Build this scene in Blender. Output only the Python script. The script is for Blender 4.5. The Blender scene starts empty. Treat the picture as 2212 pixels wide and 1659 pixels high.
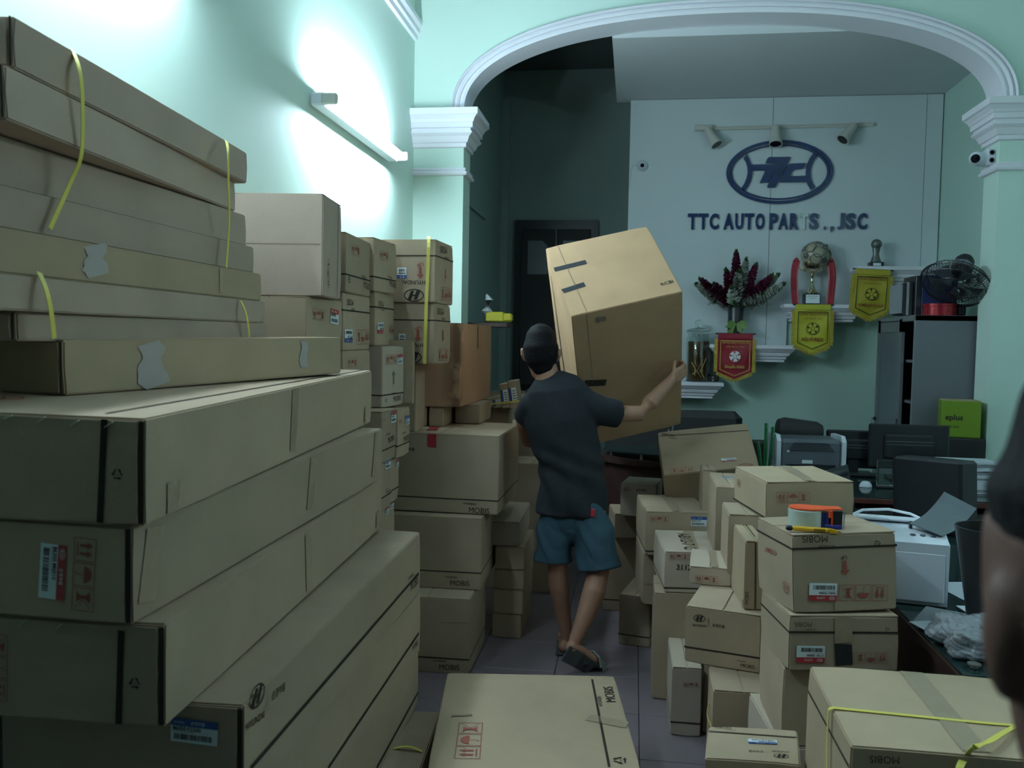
import bpy, bmesh, math, random
from mathutils import Vector, Matrix, Euler
PI = math.pi
R = math.radians
rnd = random.Random(11)
SC = bpy.context.scene
COL = SC.collection

# ------------------------------------------------------------------ camera
cam_data = bpy.data.cameras.new('camera')
cam = bpy.data.objects.new('camera', cam_data)
COL.objects.link(cam)
cam_data.sensor_fit = 'HORIZONTAL'
cam_data.sensor_width = 36.0
cam_data.lens = 36.0 * 1850.0 / 2212.0
cam_data.clip_start = 0.05
cam.matrix_world = Matrix(((0.98983184, -0.02510144, 0.14001018, 0.0),
                           (0.14110248, 0.04890484, -0.98878633, 0.0),
                           (0.01797278, 0.99848797, 0.05194944, 1.6),
                           (0, 0, 0, 1)))
cam_data.dof.use_dof = True
cam_data.dof.focus_distance = 3.4
cam_data.dof.aperture_fstop = 5.6
SC.camera = cam

# ------------------------------------------------------------------ world, exposure
world = bpy.data.worlds.new('night')
SC.world = world
world.use_nodes = True
wb = world.node_tree.nodes['Background']
wb.inputs[0].default_value = (0.55, 0.8, 0.9, 1)
wb.inputs[1].default_value = 0.012
SC.view_settings.view_transform = 'Standard'
SC.view_settings.look = 'None'
SC.view_settings.gamma = 1.0
SC.view_settings.use_curve_mapping = False
SC.view_settings.exposure = 0.05
TUBE = 265.0          # emission of the fluorescent tubes
TUBE_COL = (0.70, 0.92, 1.05, 1)
TUBES = [  # fluorescent battens on the walls: (x, y0, y1, z, side, strength)
    (-1.415, 3.86, 5.06, 2.69, 1, 1.0),
    (-1.41, 1.40, 2.60, 2.88, 1, 0.75),
    (2.66, 1.35, 2.55, 2.88, -1, 0.42),
]

# ------------------------------------------------------------------ helpers
def tag(o, label=None, cat=None, group=None, kind=None):
    if label: o['label'] = label
    if cat: o['category'] = cat
    if group: o['group'] = group
    if kind: o['kind'] = kind
    return o

def link(name, mesh, parent=None, loc=None, smooth=False):
    o = bpy.data.objects.new(name, mesh)
    COL.objects.link(o)
    if parent is not None: o.parent = parent
    if loc is not None: o.location = loc
    if smooth and mesh is not None:
        mesh.polygons.foreach_set('use_smooth', [True] * len(mesh.polygons))
    return o

def thing(name, label, cat, loc=(0, 0, 0), rotz=0.0, group=None):
    o = bpy.data.objects.new(name, None)
    COL.objects.link(o)
    o.empty_display_size = 0.1
    o.location = loc
    o.rotation_euler = (0, 0, rotz)
    return tag(o, label, cat, group)

def mat(name, col, rough=0.6, metal=0.0, noise=0.0, nscale=20.0, bump=0.0, emit=None, trans=0.0, alpha=1.0, spec=0.5, sheen=0.0):
    m = bpy.data.materials.new(name)
    m.use_nodes = True
    nt = m.node_tree
    b = nt.nodes['Principled BSDF']
    b.inputs['Base Color'].default_value = (*col, 1)
    b.inputs['Roughness'].default_value = rough
    b.inputs['Metallic'].default_value = metal
    b.inputs['Specular IOR Level'].default_value = spec
    if trans: b.inputs['Transmission Weight'].default_value = trans
    if alpha < 1: b.inputs['Alpha'].default_value = alpha
    if sheen: b.inputs['Sheen Weight'].default_value = sheen
    if emit:
        b.inputs['Emission Color'].default_value = emit[0]
        b.inputs['Emission Strength'].default_value = emit[1]
    if noise or bump:
        tc = nt.nodes.new('ShaderNodeTexCoord')
        nz = nt.nodes.new('ShaderNodeTexNoise')
        nz.inputs['Scale'].default_value = nscale
        nz.inputs['Detail'].default_value = 5
        nt.links.new(tc.outputs['Object'], nz.inputs['Vector'])
        if noise:
            mx = nt.nodes.new('ShaderNodeMix'); mx.data_type = 'RGBA'
            mx.inputs[6].default_value = tuple(c * (1 - noise) for c in col) + (1,)
            mx.inputs[7].default_value = tuple(min(1, c * (1 + noise)) for c in col) + (1,)
            nt.links.new(nz.outputs['Fac'], mx.inputs[0])
            nt.links.new(mx.outputs[2], b.inputs['Base Color'])
        if bump:
            bp = nt.nodes.new('ShaderNodeBump')
            bp.inputs['Strength'].default_value = bump
            bp.inputs['Distance'].default_value = 0.01
            nt.links.new(nz.outputs['Fac'], bp.inputs['Height'])
            nt.links.new(bp.outputs['Normal'], b.inputs['Normal'])
    return m

def card_mat(name, col, var=0.10, blotch=None):
    """corrugated board: fibre noise, faint flutes, scuffs, a tone of its own per box"""
    m = bpy.data.materials.new(name); m.use_nodes = True
    nt = m.node_tree; N = nt.nodes; L = nt.links
    b = N['Principled BSDF']
    b.inputs['Roughness'].default_value = 0.82
    b.inputs['Specular IOR Level'].default_value = 0.25
    tc = N.new('ShaderNodeTexCoord')
    n1 = N.new('ShaderNodeTexNoise'); n1.inputs['Scale'].default_value = 5; n1.inputs['Detail'].default_value = 6
    n2 = N.new('ShaderNodeTexNoise'); n2.inputs['Scale'].default_value = 260; n2.inputs['Detail'].default_value = 2
    for n in (n1, n2): L.new(tc.outputs['Object'], n.inputs['Vector'])
    oi = N.new('ShaderNodeObjectInfo')
    add = N.new('ShaderNodeMath'); add.operation = 'MULTIPLY_ADD'
    L.new(n2.outputs['Fac'], add.inputs[0]); add.inputs[1].default_value = 0.5
    L.new(n1.outputs['Fac'], add.inputs[2])
    mx = N.new('ShaderNodeMix'); mx.data_type = 'RGBA'
    mx.inputs[6].default_value = tuple(c * (1 - var) for c in col) + (1,)
    mx.inputs[7].default_value = tuple(c * (1 + var) for c in col) + (1,)
    mr = N.new('ShaderNodeMapRange'); mr.inputs[1].default_value = 0.45; mr.inputs[2].default_value = 1.05
    L.new(add.outputs[0], mr.inputs[0]); L.new(mr.outputs[0], mx.inputs[0])
    hs = N.new('ShaderNodeHueSaturation')
    r1 = N.new('ShaderNodeMapRange'); r1.inputs[3].default_value = 0.88; r1.inputs[4].default_value = 1.12
    L.new(oi.outputs['Random'], r1.inputs[0]); L.new(r1.outputs[0], hs.inputs['Value'])
    L.new(mx.outputs[2], hs.inputs['Color'])
    out = hs.outputs['Color']
    if blotch:
        n3 = N.new('ShaderNodeTexNoise'); n3.inputs['Scale'].default_value = 9; n3.inputs['Detail'].default_value = 3
        L.new(tc.outputs['Object'], n3.inputs['Vector'])
        sx = N.new('ShaderNodeSeparateXYZ'); L.new(tc.outputs['Object'], sx.inputs[0])
        # stain near the right front edge (local x high, local y low)
        ax = N.new('ShaderNodeMapRange'); ax.inputs[1].default_value = blotch[0]; ax.inputs[2].default_value = blotch[1]
        L.new(sx.outputs['X'], ax.inputs[0])
        ay = N.new('ShaderNodeMapRange'); ay.inputs[1].default_value = blotch[3]; ay.inputs[2].default_value = blotch[2]
        L.new(sx.outputs['Y'], ay.inputs[0])
        mm = N.new('ShaderNodeMath'); mm.operation = 'MULTIPLY'
        L.new(ax.outputs[0], mm.inputs[0]); L.new(ay.outputs[0], mm.inputs[1])
        m2 = N.new('ShaderNodeMath'); m2.operation = 'MULTIPLY'
        st = N.new('ShaderNodeMapRange'); st.inputs[1].default_value = 0.40; st.inputs[2].default_value = 0.52
        L.new(n3.outputs['Fac'], st.inputs[0])
        L.new(mm.outputs[0], m2.inputs[0]); L.new(st.outputs[0], m2.inputs[1])
        m4 = N.new('ShaderNodeMix'); m4.data_type = 'RGBA'
        L.new(m2.outputs[0], m4.inputs[0]); L.new(out, m4.inputs[6]); m4.inputs[7].default_value = (0.10, 0.05, 0.035, 1)
        out = m4.outputs[2]
    L.new(out, b.inputs['Base Color'])
    bp = N.new('ShaderNodeBump'); bp.inputs['Strength'].default_value = 0.25; bp.inputs['Distance'].default_value = 0.004
    L.new(n1.outputs['Fac'], bp.inputs['Height']); L.new(bp.outputs['Normal'], b.inputs['Normal'])
    return m

def wall_mat(name, col):
    return mat(name, col, 0.62, noise=0.035, nscale=1.7, bump=0.03, spec=0.3)

M = {}
M['card0'] = card_mat('kraft_board', (0.40, 0.31, 0.215))
M['card1'] = card_mat('pale_board', (0.48, 0.40, 0.31))
M['card2'] = card_mat('mid_board', (0.39, 0.29, 0.19))
M['card3'] = card_mat('yellow_board', (0.435, 0.335, 0.22))
M['card4'] = card_mat('grey_board', (0.45, 0.35, 0.275))
M['card5'] = card_mat('red_board', (0.44, 0.27, 0.165), blotch=(0.17, 0.25, -0.47, -0.33))
M['cardt'] = card_mat('tan_board', (0.45, 0.29, 0.165))
M['edge'] = mat('board_edge', (0.50, 0.42, 0.31), 0.9, noise=0.2, nscale=150)
M['ink'] = mat('black_ink', (0.035, 0.033, 0.024), 0.85, spec=0.15)
M['inkthin'] = mat('faint_ink', (0.20, 0.16, 0.11), 0.8)
M['red'] = mat('red_ink', (0.30, 0.075, 0.045), 0.75)
M['labwhite'] = mat('label_paper', (0.72, 0.80, 0.82), 0.45)
M['labred'] = mat('label_red', (0.42, 0.03, 0.035), 0.45)
M['labblue'] = mat('label_blue', (0.035, 0.09, 0.32), 0.45)
M['tape'] = mat('brown_tape', (0.36, 0.285, 0.19), 0.32, noise=0.08, nscale=30, bump=0.15)
M['tapered'] = mat('red_tape', (0.34, 0.025, 0.035), 0.35)
M['tapeblack'] = mat('black_tape', (0.018, 0.02, 0.024), 0.45, noise=0.3, nscale=30, bump=0.2)
M['scar'] = mat('torn_board', (0.42, 0.385, 0.36), 0.9, noise=0.06, nscale=25)
M['strap'] = mat('yellow_strap', (0.75, 0.66, 0.13), 0.4, noise=0.05, nscale=60)
M['steel'] = mat('staple_steel', (0.5, 0.48, 0.42), 0.35, 0.9)
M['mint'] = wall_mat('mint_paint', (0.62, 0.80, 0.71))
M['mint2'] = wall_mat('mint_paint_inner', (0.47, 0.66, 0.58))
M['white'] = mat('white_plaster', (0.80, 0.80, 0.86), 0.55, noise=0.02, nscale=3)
M['mint3'] = wall_mat('passage_wall_dark', (0.24, 0.33, 0.31))  # passage walls and trim take a darker green than the inner walls
M['panel'] = mat('grey_panel', (0.60, 0.68, 0.70), 0.5, noise=0.02, nscale=2)
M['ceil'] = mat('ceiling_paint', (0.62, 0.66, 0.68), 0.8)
M['grout'] = mat('grout', (0.10, 0.09, 0.10), 0.9)
M['tile'] = mat('lilac_tile', (0.20, 0.165, 0.18), 0.28, noise=0.10, nscale=7, bump=0.02)
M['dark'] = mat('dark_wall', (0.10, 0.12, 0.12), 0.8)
M['wood'] = mat('dark_wood', (0.045, 0.022, 0.018), 0.4, noise=0.3, nscale=12)
M['redwood'] = mat('red_wood', (0.10, 0.028, 0.022), 0.35, noise=0.3, nscale=14)
M['black'] = mat('black_plastic', (0.016, 0.018, 0.022), 0.35, noise=0.1, nscale=60)
M['blackm'] = mat('black_matt', (0.02, 0.02, 0.022), 0.7)
M['greyp'] = mat('grey_plastic', (0.11, 0.13, 0.15), 0.35)
M['whitep'] = mat('white_plastic', (0.68, 0.74, 0.80), 0.35)
M['offw'] = mat('cream_plastic', (0.55, 0.56, 0.50), 0.4)
M['navy'] = mat('navy_acrylic', (0.022, 0.045, 0.13), 0.18)
M['mirror'] = mat('peeled_mirror', (0.75, 0.78, 0.8), 0.12, 1.0)
M['glassdesk'] = mat('desk_glass', (0.015, 0.035, 0.035), 0.10, spec=0.45)
M['glass'] = mat('clear_glass', (0.85, 0.95, 0.92), 0.03, trans=1.0)
M['liquor'] = mat('brown_liquor', (0.13, 0.055, 0.02), 0.15, noise=0.6, nscale=30)
M['root'] = mat('ginseng_root', (0.40, 0.26, 0.10), 0.6)
M['silver'] = mat('silver_metal', (0.75, 0.68, 0.5), 0.16, 1.0)
M['pewter'] = mat('pewter', (0.16, 0.18, 0.17), 0.4, 0.6)
M['ballgrey'] = mat('trophy_ball', (0.36, 0.33, 0.24), 0.35)
M['satin_y'] = mat('yellow_satin', (0.50, 0.48, 0.035), 0.38, noise=0.08, nscale=8, bump=0.5)
M['satin_o'] = mat('gold_satin', (0.42, 0.36, 0.03), 0.45, noise=0.08, nscale=8, bump=0.5)
M['satin_r'] = mat('red_satin', (0.28, 0.014, 0.03), 0.38, noise=0.1, nscale=8, bump=0.5)
M['fringe'] = mat('gold_fringe', (0.50, 0.38, 0.045), 0.7, noise=0.35, nscale=130, bump=0.8)
M['ribbon'] = mat('red_ribbon', (0.32, 0.02, 0.035), 0.45, noise=0.2, nscale=10)
M['gold'] = mat('gold_print', (0.55, 0.35, 0.08), 0.5)
M['maroon'] = mat('maroon_print', (0.25, 0.03, 0.02), 0.6)
M['flow_m'] = mat('maroon_petals', (0.16, 0.012, 0.06), 0.8)
M['flow_w'] = mat('white_petals', (0.50, 0.55, 0.48), 0.8)
M['leaf'] = mat('leaf_green', (0.04, 0.10, 0.03), 0.6)
M['leafb'] = mat('bow_green', (0.12, 0.22, 0.04), 0.5)
M['steelcab'] = mat('grey_steel', (0.14, 0.155, 0.17), 0.45)
M['paper'] = mat('paper', (0.62, 0.68, 0.75), 0.7)
M['paperg'] = mat('grey_paper', (0.25, 0.28, 0.30), 0.7)
M['blue'] = mat('blue_board', (0.015, 0.022, 0.10), 0.5)
M['redtin'] = mat('red_tin', (0.32, 0.02, 0.03), 0.22, 0.4)
M['lime'] = mat('lime_carton', (0.16, 0.27, 0.02), 0.4)
M['yellowp'] = mat('yellow_film', (0.42, 0.38, 0.02), 0.35)
M['cloudp'] = mat('clouded_film', (0.6, 0.65, 0.65), 0.3, alpha=0.6)
M['orange'] = mat('orange_plastic', (0.85, 0.11, 0.03), 0.35)
M['bluep'] = mat('blue_plastic', (0.02, 0.025, 0.22), 0.35)
M['taperoll'] = mat('milky_tape_roll', (0.50, 0.58, 0.50), 0.22)
M['cutter'] = mat('yellow_plastic', (0.75, 0.42, 0.02), 0.4)
M['green'] = mat('green_glass', (0.03, 0.30, 0.10), 0.1, trans=0.5)
M['shirt'] = mat('charcoal_cotton', (0.009, 0.013, 0.018), 0.9, noise=0.15, nscale=30, bump=0.3, sheen=0.0)
M['shorts'] = mat('teal_cotton', (0.026, 0.068, 0.095), 0.85, noise=0.15, nscale=12, bump=0.3)
M['skin'] = mat('skin', (0.36, 0.19, 0.12), 0.55, noise=0.08, nscale=15)
M['skin2'] = mat('skin_dark', (0.16, 0.075, 0.055), 0.55, noise=0.1, nscale=15)
M['hair'] = mat('black_hair', (0.006, 0.006, 0.007), 0.75, noise=0.5, nscale=90, bump=0.35, spec=0.15)
M['sandal'] = mat('sandal_rubber', (0.06, 0.07, 0.07), 0.6)
M['sandalw'] = mat('sandal_straps', (0.30, 0.38, 0.37), 0.6)
M['bubble'] = mat('bubble_wrap', (0.50, 0.54, 0.58), 0.10, trans=0.45, noise=0.1, nscale=40, bump=1.0, spec=1.0)
M['lens'] = mat('lens_black', (0.005, 0.005, 0.008), 0.08)
def tube_mat(k):
    m = mat('lamp_tube', (0.9, 0.95, 1), 0.4, emit=(TUBE_COL, TUBE * k))
    return m

class MB:
    """collects polygons with materials into one mesh"""
    def __init__(s): s.v = []; s.f = []; s.m = []; s.mats = []
    def mi(s, m):
        if m not in s.mats: s.mats.append(m)
        return s.mats.index(m)
    def poly(s, pts, m=None):
        i = len(s.v); s.v += [tuple(p) for p in pts]
        s.f.append(tuple(range(i, i + len(pts)))); s.m.append(s.mi(m))
    def grid(s, rings, m=None, closed=True, cap0=True, cap1=True):
        n = len(rings[0]); i0 = len(s.v); k = s.mi(m)
        for r in rings: s.v += [tuple(p) for p in r]
        for a in range(len(rings) - 1):
            for b in range(n if closed else n - 1):
                c = (b + 1) % n
                s.f.append((i0 + a * n + b, i0 + a * n + c, i0 + (a + 1) * n + c, i0 + (a + 1) * n + b)); s.m.append(k)
        if closed and cap0: s.f.append(tuple(i0 + j for j in reversed(range(n)))); s.m.append(k)
        if closed and cap1: s.f.append(tuple(i0 + (len(rings) - 1) * n + j for j in range(n))); s.m.append(k)
    def box(s, c, d, m=None, rot=None, bev=0.0):
        x, y, z = d[0] / 2, d[1] / 2, d[2] / 2
        Rm = rot if rot is not None else Matrix.Identity(3)
        c = Vector(c)
        if bev <= 0:
            P = [Rm @ Vector((sx * x, sy * y, sz * z)) + c for sz in (-1, 1) for sx, sy in ((-1, -1), (1, -1), (1, 1), (-1, 1))]
            i = len(s.v); s.v += [tuple(p) for p in P]; k = s.mi(m)
            for f in ((3, 2, 1, 0), (4, 5, 6, 7), (0, 1, 5, 4), (1, 2, 6, 5), (2, 3, 7, 6), (3, 0, 4, 7)):
                s.f.append(tuple(i + j for j in f)); s.m.append(k)
        else:
            b = min(bev, x * .9, y * .9, z * .9)
            def ring(xx, yy, zz):
                return [Rm @ Vector(p) + c for p in ((-xx + b, -yy, zz), (xx - b, -yy, zz), (xx, -yy + b, zz), (xx, yy - b, zz),
                        (xx - b, yy, zz), (-xx + b, yy, zz), (-xx, yy - b, zz), (-xx, -yy + b, zz))]
            def rin(zz):
                return [Rm @ Vector(p) + c for p in ((-x + b * 1.3, -y + b, zz), (x - b * 1.3, -y + b, zz), (x - b, -y + b * 1.3, zz), (x - b, y - b * 1.3, zz),
                        (x - b * 1.3, y - b, zz), (-x + b * 1.3, y - b, zz), (-x + b, y - b * 1.3, zz), (-x + b, -y + b * 1.3, zz))]
            s.grid([rin(-z), ring(x, y, -z + b), ring(x, y, z - b), rin(z)], m)
    def lathe(s, prof, m=None, n=24, c=(0, 0, 0), rot=None, sx=1, sy=1):
        Rm = rot if rot is not None else Matrix.Identity(3); c = Vector(c)
        rings = [[Rm @ Vector((r * sx * math.cos(2 * PI * k / n), r * sy * math.sin(2 * PI * k / n), z)) + c for k in range(n)] for r, z in prof]
        s.grid(rings, m)
    def tube(s, pts, r, m=None, n=8, flat=None):
        pts = [Vector(p) for p in pts]; rings = []
        up = Vector((0, 0, 1))
        for i, p in enumerate(pts):
            t = (pts[min(i + 1, len(pts) - 1)] - pts[max(i - 1, 0)]).normalized()
            a = t.cross(up)
            if a.length < 1e-3: a = t.cross(Vector((0, 1, 0)))
            a.normalize(); b = a.cross(t).normalized()
            rr = r[i] if isinstance(r, (list, tuple)) else r
            ra, rb = (rr, rr) if not flat else (rr * flat[0], rr * flat[1])
            rings.append([p + a * ra * math.cos(2 * PI * k / n) + b * rb * math.sin(2 * PI * k / n) for k in range(n)])
        s.grid(rings, m)
    def ribbon(s, pts, wdir, w, th, m=None):
        wdir = Vector(wdir).normalized(); pts = [Vector(p) for p in pts]; rings = []
        for i, p in enumerate(pts):
            t = (pts[min(i + 1, len(pts) - 1)] - pts[max(i - 1, 0)]).normalized()
            wd = (wdir - t * wdir.dot(t)).normalized(); n = t.cross(wd).normalized()
            rings.append([p + wd * w / 2 + n * th / 2, p - wd * w / 2 + n * th / 2, p - wd * w / 2 - n * th / 2, p + wd * w / 2 - n * th / 2])
        s.grid(rings, m)
    def mesh(s, name='mesh'):
        me = bpy.data.meshes.new(name)
        me.from_pydata(s.v, [], s.f)
        for m in s.mats: me.materials.append(M[m] if isinstance(m, str) else m)
        me.polygons.foreach_set('material_index', s.m)
        me.update()
        return me
    def build(s, name, parent=None, smooth=False, loc=None):
        me = s.mesh(name)
        if smooth:
            me.polygons.foreach_set('use_smooth', [True] * len(me.polygons))
            try: me.set_sharp_from_angle(angle=R(40))
            except Exception: pass
        return link(name, me, parent, loc)

def orient(z, x=None):
    z = Vector(z).normalized()
    x = Vector(x) if x is not None else (Vector((1, 0, 0)) if abs(z.x) < .9 else Vector((0, 1, 0)))
    x = (x - z * x.dot(z)).normalized(); y = z.cross(x)
    return Matrix((x, y, z)).transposed()

_tcache = {}
def text_data(s, bold=0.0):
    """glyph outlines of a string filled as flat polygons, width normalised to 1"""
    key = (s, bold)
    if key in _tcache: return _tcache[key]
    cu = bpy.data.curves.new('t', 'FONT'); cu.body = s; cu.size = 1.0; cu.offset = bold; cu.resolution_u = 3
    cu.fill_mode = 'FRONT'
    ob = bpy.data.objects.new('t', cu); COL.objects.link(ob)
    dg = bpy.context.evaluated_depsgraph_get(); dg.update()
    me = bpy.data.meshes.new_from_object(ob.evaluated_get(dg))
    vs = [v.co.copy() for v in me.vertices]; fs = [tuple(p.vertices) for p in me.polygons]
    bpy.data.objects.remove(ob); bpy.data.curves.remove(cu); bpy.data.meshes.remove(me)
    if not vs: vs = [Vector((0, 0, 0)), Vector((1, 0, 0)), Vector((0, .1, 0))]; fs = [(0, 1, 2)]
    x0 = min(v.x for v in vs); x1 = max(v.x for v in vs); y0 = min(v.y for v in vs)
    k = 1 / max(1e-6, x1 - x0)
    out = ([((v.x - x0) * k, v.y * k) for v in vs], fs, (max(v.y for v in vs) - 0) * k)
    _tcache[key] = out
    return out

class Flat:
    """flat print laid on a plane: origin, along, up, normal"""
    def __init__(s, o, b, u, n, eps=0.0008):
        s.o = Vector(o) + Vector(n) * eps; s.b = Vector(b); s.u = Vector(u); s.n = Vector(n); s.mb = MB()
    def P(s, x, y, l=0): return s.o + s.b * x + s.u * y + s.n * l * 0.0003
    def poly(s, pts, m, l=0): s.mb.poly([s.P(x, y, l) for x, y in pts], m)
    def rect(s, x0, y0, x1, y1, m, l=0): s.poly([(x0, y0), (x1, y0), (x1, y1), (x0, y1)], m, l)
    def frame(s, x0, y0, x1, y1, t, m, l=0):
        s.rect(x0, y0, x1, y0 + t, m, l); s.rect(x0, y1 - t, x1, y1, m, l)
        s.rect(x0, y0 + t, x0 + t, y1 - t, m, l); s.rect(x1 - t, y0 + t, x1, y1 - t, m, l)
    def line(s, x0, y0, x1, y1, t, m, l=0):
        d = Vector((x1 - x0, y1 - y0)); L_ = d.length or 1; nx, ny = -d.y / L_ * t / 2, d.x / L_ * t / 2
        s.poly([(x0 - nx, y0 - ny), (x1 - nx, y1 - ny), (x1 + nx, y1 + ny), (x0 + nx, y0 + ny)], m, l)
    def ring(s, cx, cy, rx, ry, t, m, l=0, a0=0, a1=360, n=36):
        k = max(3, int(n * abs(a1 - a0) / 360))
        for i in range(k):
            a = R(a0 + (a1 - a0) * i / k); b = R(a0 + (a1 - a0) * (i + 1) / k)
            s.poly([(cx + rx * math.cos(a), cy + ry * math.sin(a)), (cx + rx * math.cos(b), cy + ry * math.sin(b)),
                    (cx + (rx - t) * math.cos(b), cy + (ry - t) * math.sin(b)), (cx + (rx - t) * math.cos(a), cy + (ry - t) * math.sin(a))], m, l)
    def disc(s, cx, cy, rx, ry, m, l=0, n=20):
        s.poly([(cx + rx * math.cos(2 * PI * i / n), cy + ry * math.sin(2 * PI * i / n)) for i in range(n)], m, l)
    def text(s, st, x, y, w, m, l=0, bold=0.0, hs=1.0):
        vs, fs, h = text_data(st, bold); i0 = len(s.mb.v)
        s.mb.v += [tuple(s.P(x + a * w, y + b * w * hs, l)) for a, b in vs]; k = s.mb.mi(m)
        for f in fs: s.mb.f.append(tuple(i0 + j for j in f)); s.mb.m.append(k)
        return h * w * hs

def symbols(F, L, only=3):
    """this-way-up arrows, umbrella, crossed hook in red squares"""
    q = L / 3.12 if only == 3 else L
    for i in range(only):
        x = i * q * 1.06; m = 'red'
        F.frame(x, 0, x + q, q, q * .03, m)
        if i == 0:
            F.rect(x + .2 * q, .14 * q, x + .8 * q, .19 * q, m)
            for cx in (.33, .67):
                F.rect(x + (cx - .06) * q, .28 * q, x + (cx + .06) * q, .62 * q, m)
                F.poly([(x + (cx - .14) * q, .6 * q), (x + (cx + .14) * q, .6 * q), (x + cx * q, .84 * q)], m)
        elif i == 1:
            F.poly([(x + (.5 + .36 * math.cos(PI * k / 10)) * q, (.5 + .34 * math.sin(PI * k / 10)) * q) for k in range(11)], m)
            F.rect(x + .485 * q, .16 * q, x + .515 * q, .5 * q, m)
            F.ring(x + .44 * q, .18 * q, .07 * q, .07 * q, .03 * q, m, a0=180, a1=360, n=16)
        else:
            F.poly([(x + .22 * q, .2 * q), (x + .62 * q, .2 * q), (x + .48 * q, .4 * q), (x + .46 * q, .6 * q), (x + .6 * q, .8 * q), (x + .2 * q, .8 * q), (x + .32 * q, .6 * q), (x + .32 * q, .38 * q)], m)
            F.line(x + .12 * q, .15 * q, x + .88 * q, .85 * q, q * .025, m, 1)
            F.line(x + .12 * q, .85 * q, x + .88 * q, .15 * q, q * .025, m, 1)

def kia_oval(F, L, m='red'):
    F.ring(L / 2, L * .28, L / 2, L * .28, L * .035, m)
    for a in ([(.2, .14), (.2, .42)], [(.2, .26), (.4, .42)], [(.24, .28), (.42, .14)], [(.5, .14), (.5, .42)], [(.58, .14), (.7, .42)], [(.7, .42), (.82, .14)]):
        F.line(a[0][0] * L, a[0][1] * L, a[1][0] * L, a[1][1] * L, L * .045, m)

def h_oval(F, L):
    h = F.text('HYUNDAI', 0, 0, L, 'ink', 0, .012)
    cy = L * .62; rx = L * .44; ry = L * .27
    F.ring(L / 2, cy, rx, ry, L * .045, 'ink')
    F.poly([(L * .5 - rx * .62, cy - ry * .62), (L * .5 - rx * .28, cy - ry * .8), (L * .5 + rx * .02, cy + ry * .72), (L * .5 - rx * .3, cy + ry * .66)], 'ink')
    F.poly([(L * .5 + rx * .0, cy - ry * .72), (L * .5 + rx * .3, cy - ry * .66), (L * .5 + rx * .62, cy + ry * .62), (L * .5 + rx * .28, cy + ry * .8)], 'ink')
    F.line(L * .5 - rx * .3, cy - ry * .1, L * .5 + rx * .34, cy + ry * .12, L * .05, 'ink')

def recycle(F, L):
    r = L * .5
    for k in range(3):
        a = R(90 + 120 * k); b = R(90 + 120 * (k + 1))
        p = Vector((math.cos(a), math.sin(a))) * r; q = Vector((math.cos(b), math.sin(b))) * r
        p2 = p.lerp(q, .22); q2 = p.lerp(q, .62); c = Vector((L / 2, L * .42))
        F.line(c.x + p2.x, c.y + p2.y, c.x + q2.x, c.y + q2.y, L * .09, 'ink')
        d = (q - p).normalized(); nn = Vector((-d.y, d.x)) * L * .11; tip = p.lerp(q, .86)
        F.poly([(c.x + q2.x - nn.x, c.y + q2.y - nn.y), (c.x + tip.x, c.y + tip.y), (c.x + q2.x + nn.x, c.y + q2.y + nn.y)], 'ink')
    F.text('PAP', L * .36, L * .32, L * .28, 'ink')

def label(F, L, asp, num, colm):
    Hh = L * asp
    F.rect(0, 0, L, Hh, 'labwhite', 1)
    F.rect(0, Hh * .68, L, Hh, colm, 2)
    if asp < 1.0:
        if colm == 'labred':
            kia = Flat(F.P(L * .06, Hh * .74, 3), F.b, F.u, F.n, 0); kia.mb = F.mb; kia_oval(kia, min(L * .22, Hh * .4), 'labwhite')
        else: F.text('HYUNDAI', L * .06, Hh * .8, L * .22, 'labwhite', 3)
        F.text('순정부품', L * .42, Hh * .78, L * .3, 'labwhite', 3)
        F.text(num, L * .04, Hh * .5, L * .6, 'ink', 3, .02)
        F.text('MOBIS GENUINE PARTS QTY 1', L * .04, Hh * .42, L * .5, 'inkthin', 3)
        x = L * .08; rr = random.Random(len(num) + int(L * 1e4))
        while x < L * .86:
            w = rr.choice((.006, .01, .016, .02)) * L
            F.rect(x, Hh * .12, x + w, Hh * .36, 'ink', 3); x += w + rr.choice((.008, .012, .018)) * L
    else:
        F.text('순정', L * .2, Hh * .76, L * .5, 'labwhite', 3)
        F.rect(L * .1, Hh * .48, L * .85, Hh * .56, 'ink', 3)
        x = L * .12; rr = random.Random(int(L * 1e4))
        while x < L * .82:
            w = rr.choice((.02, .04, .06)) * L
            F.rect(x, Hh * .12, x + w, Hh * .38, 'ink', 3); x += w + .04 * L

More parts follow.
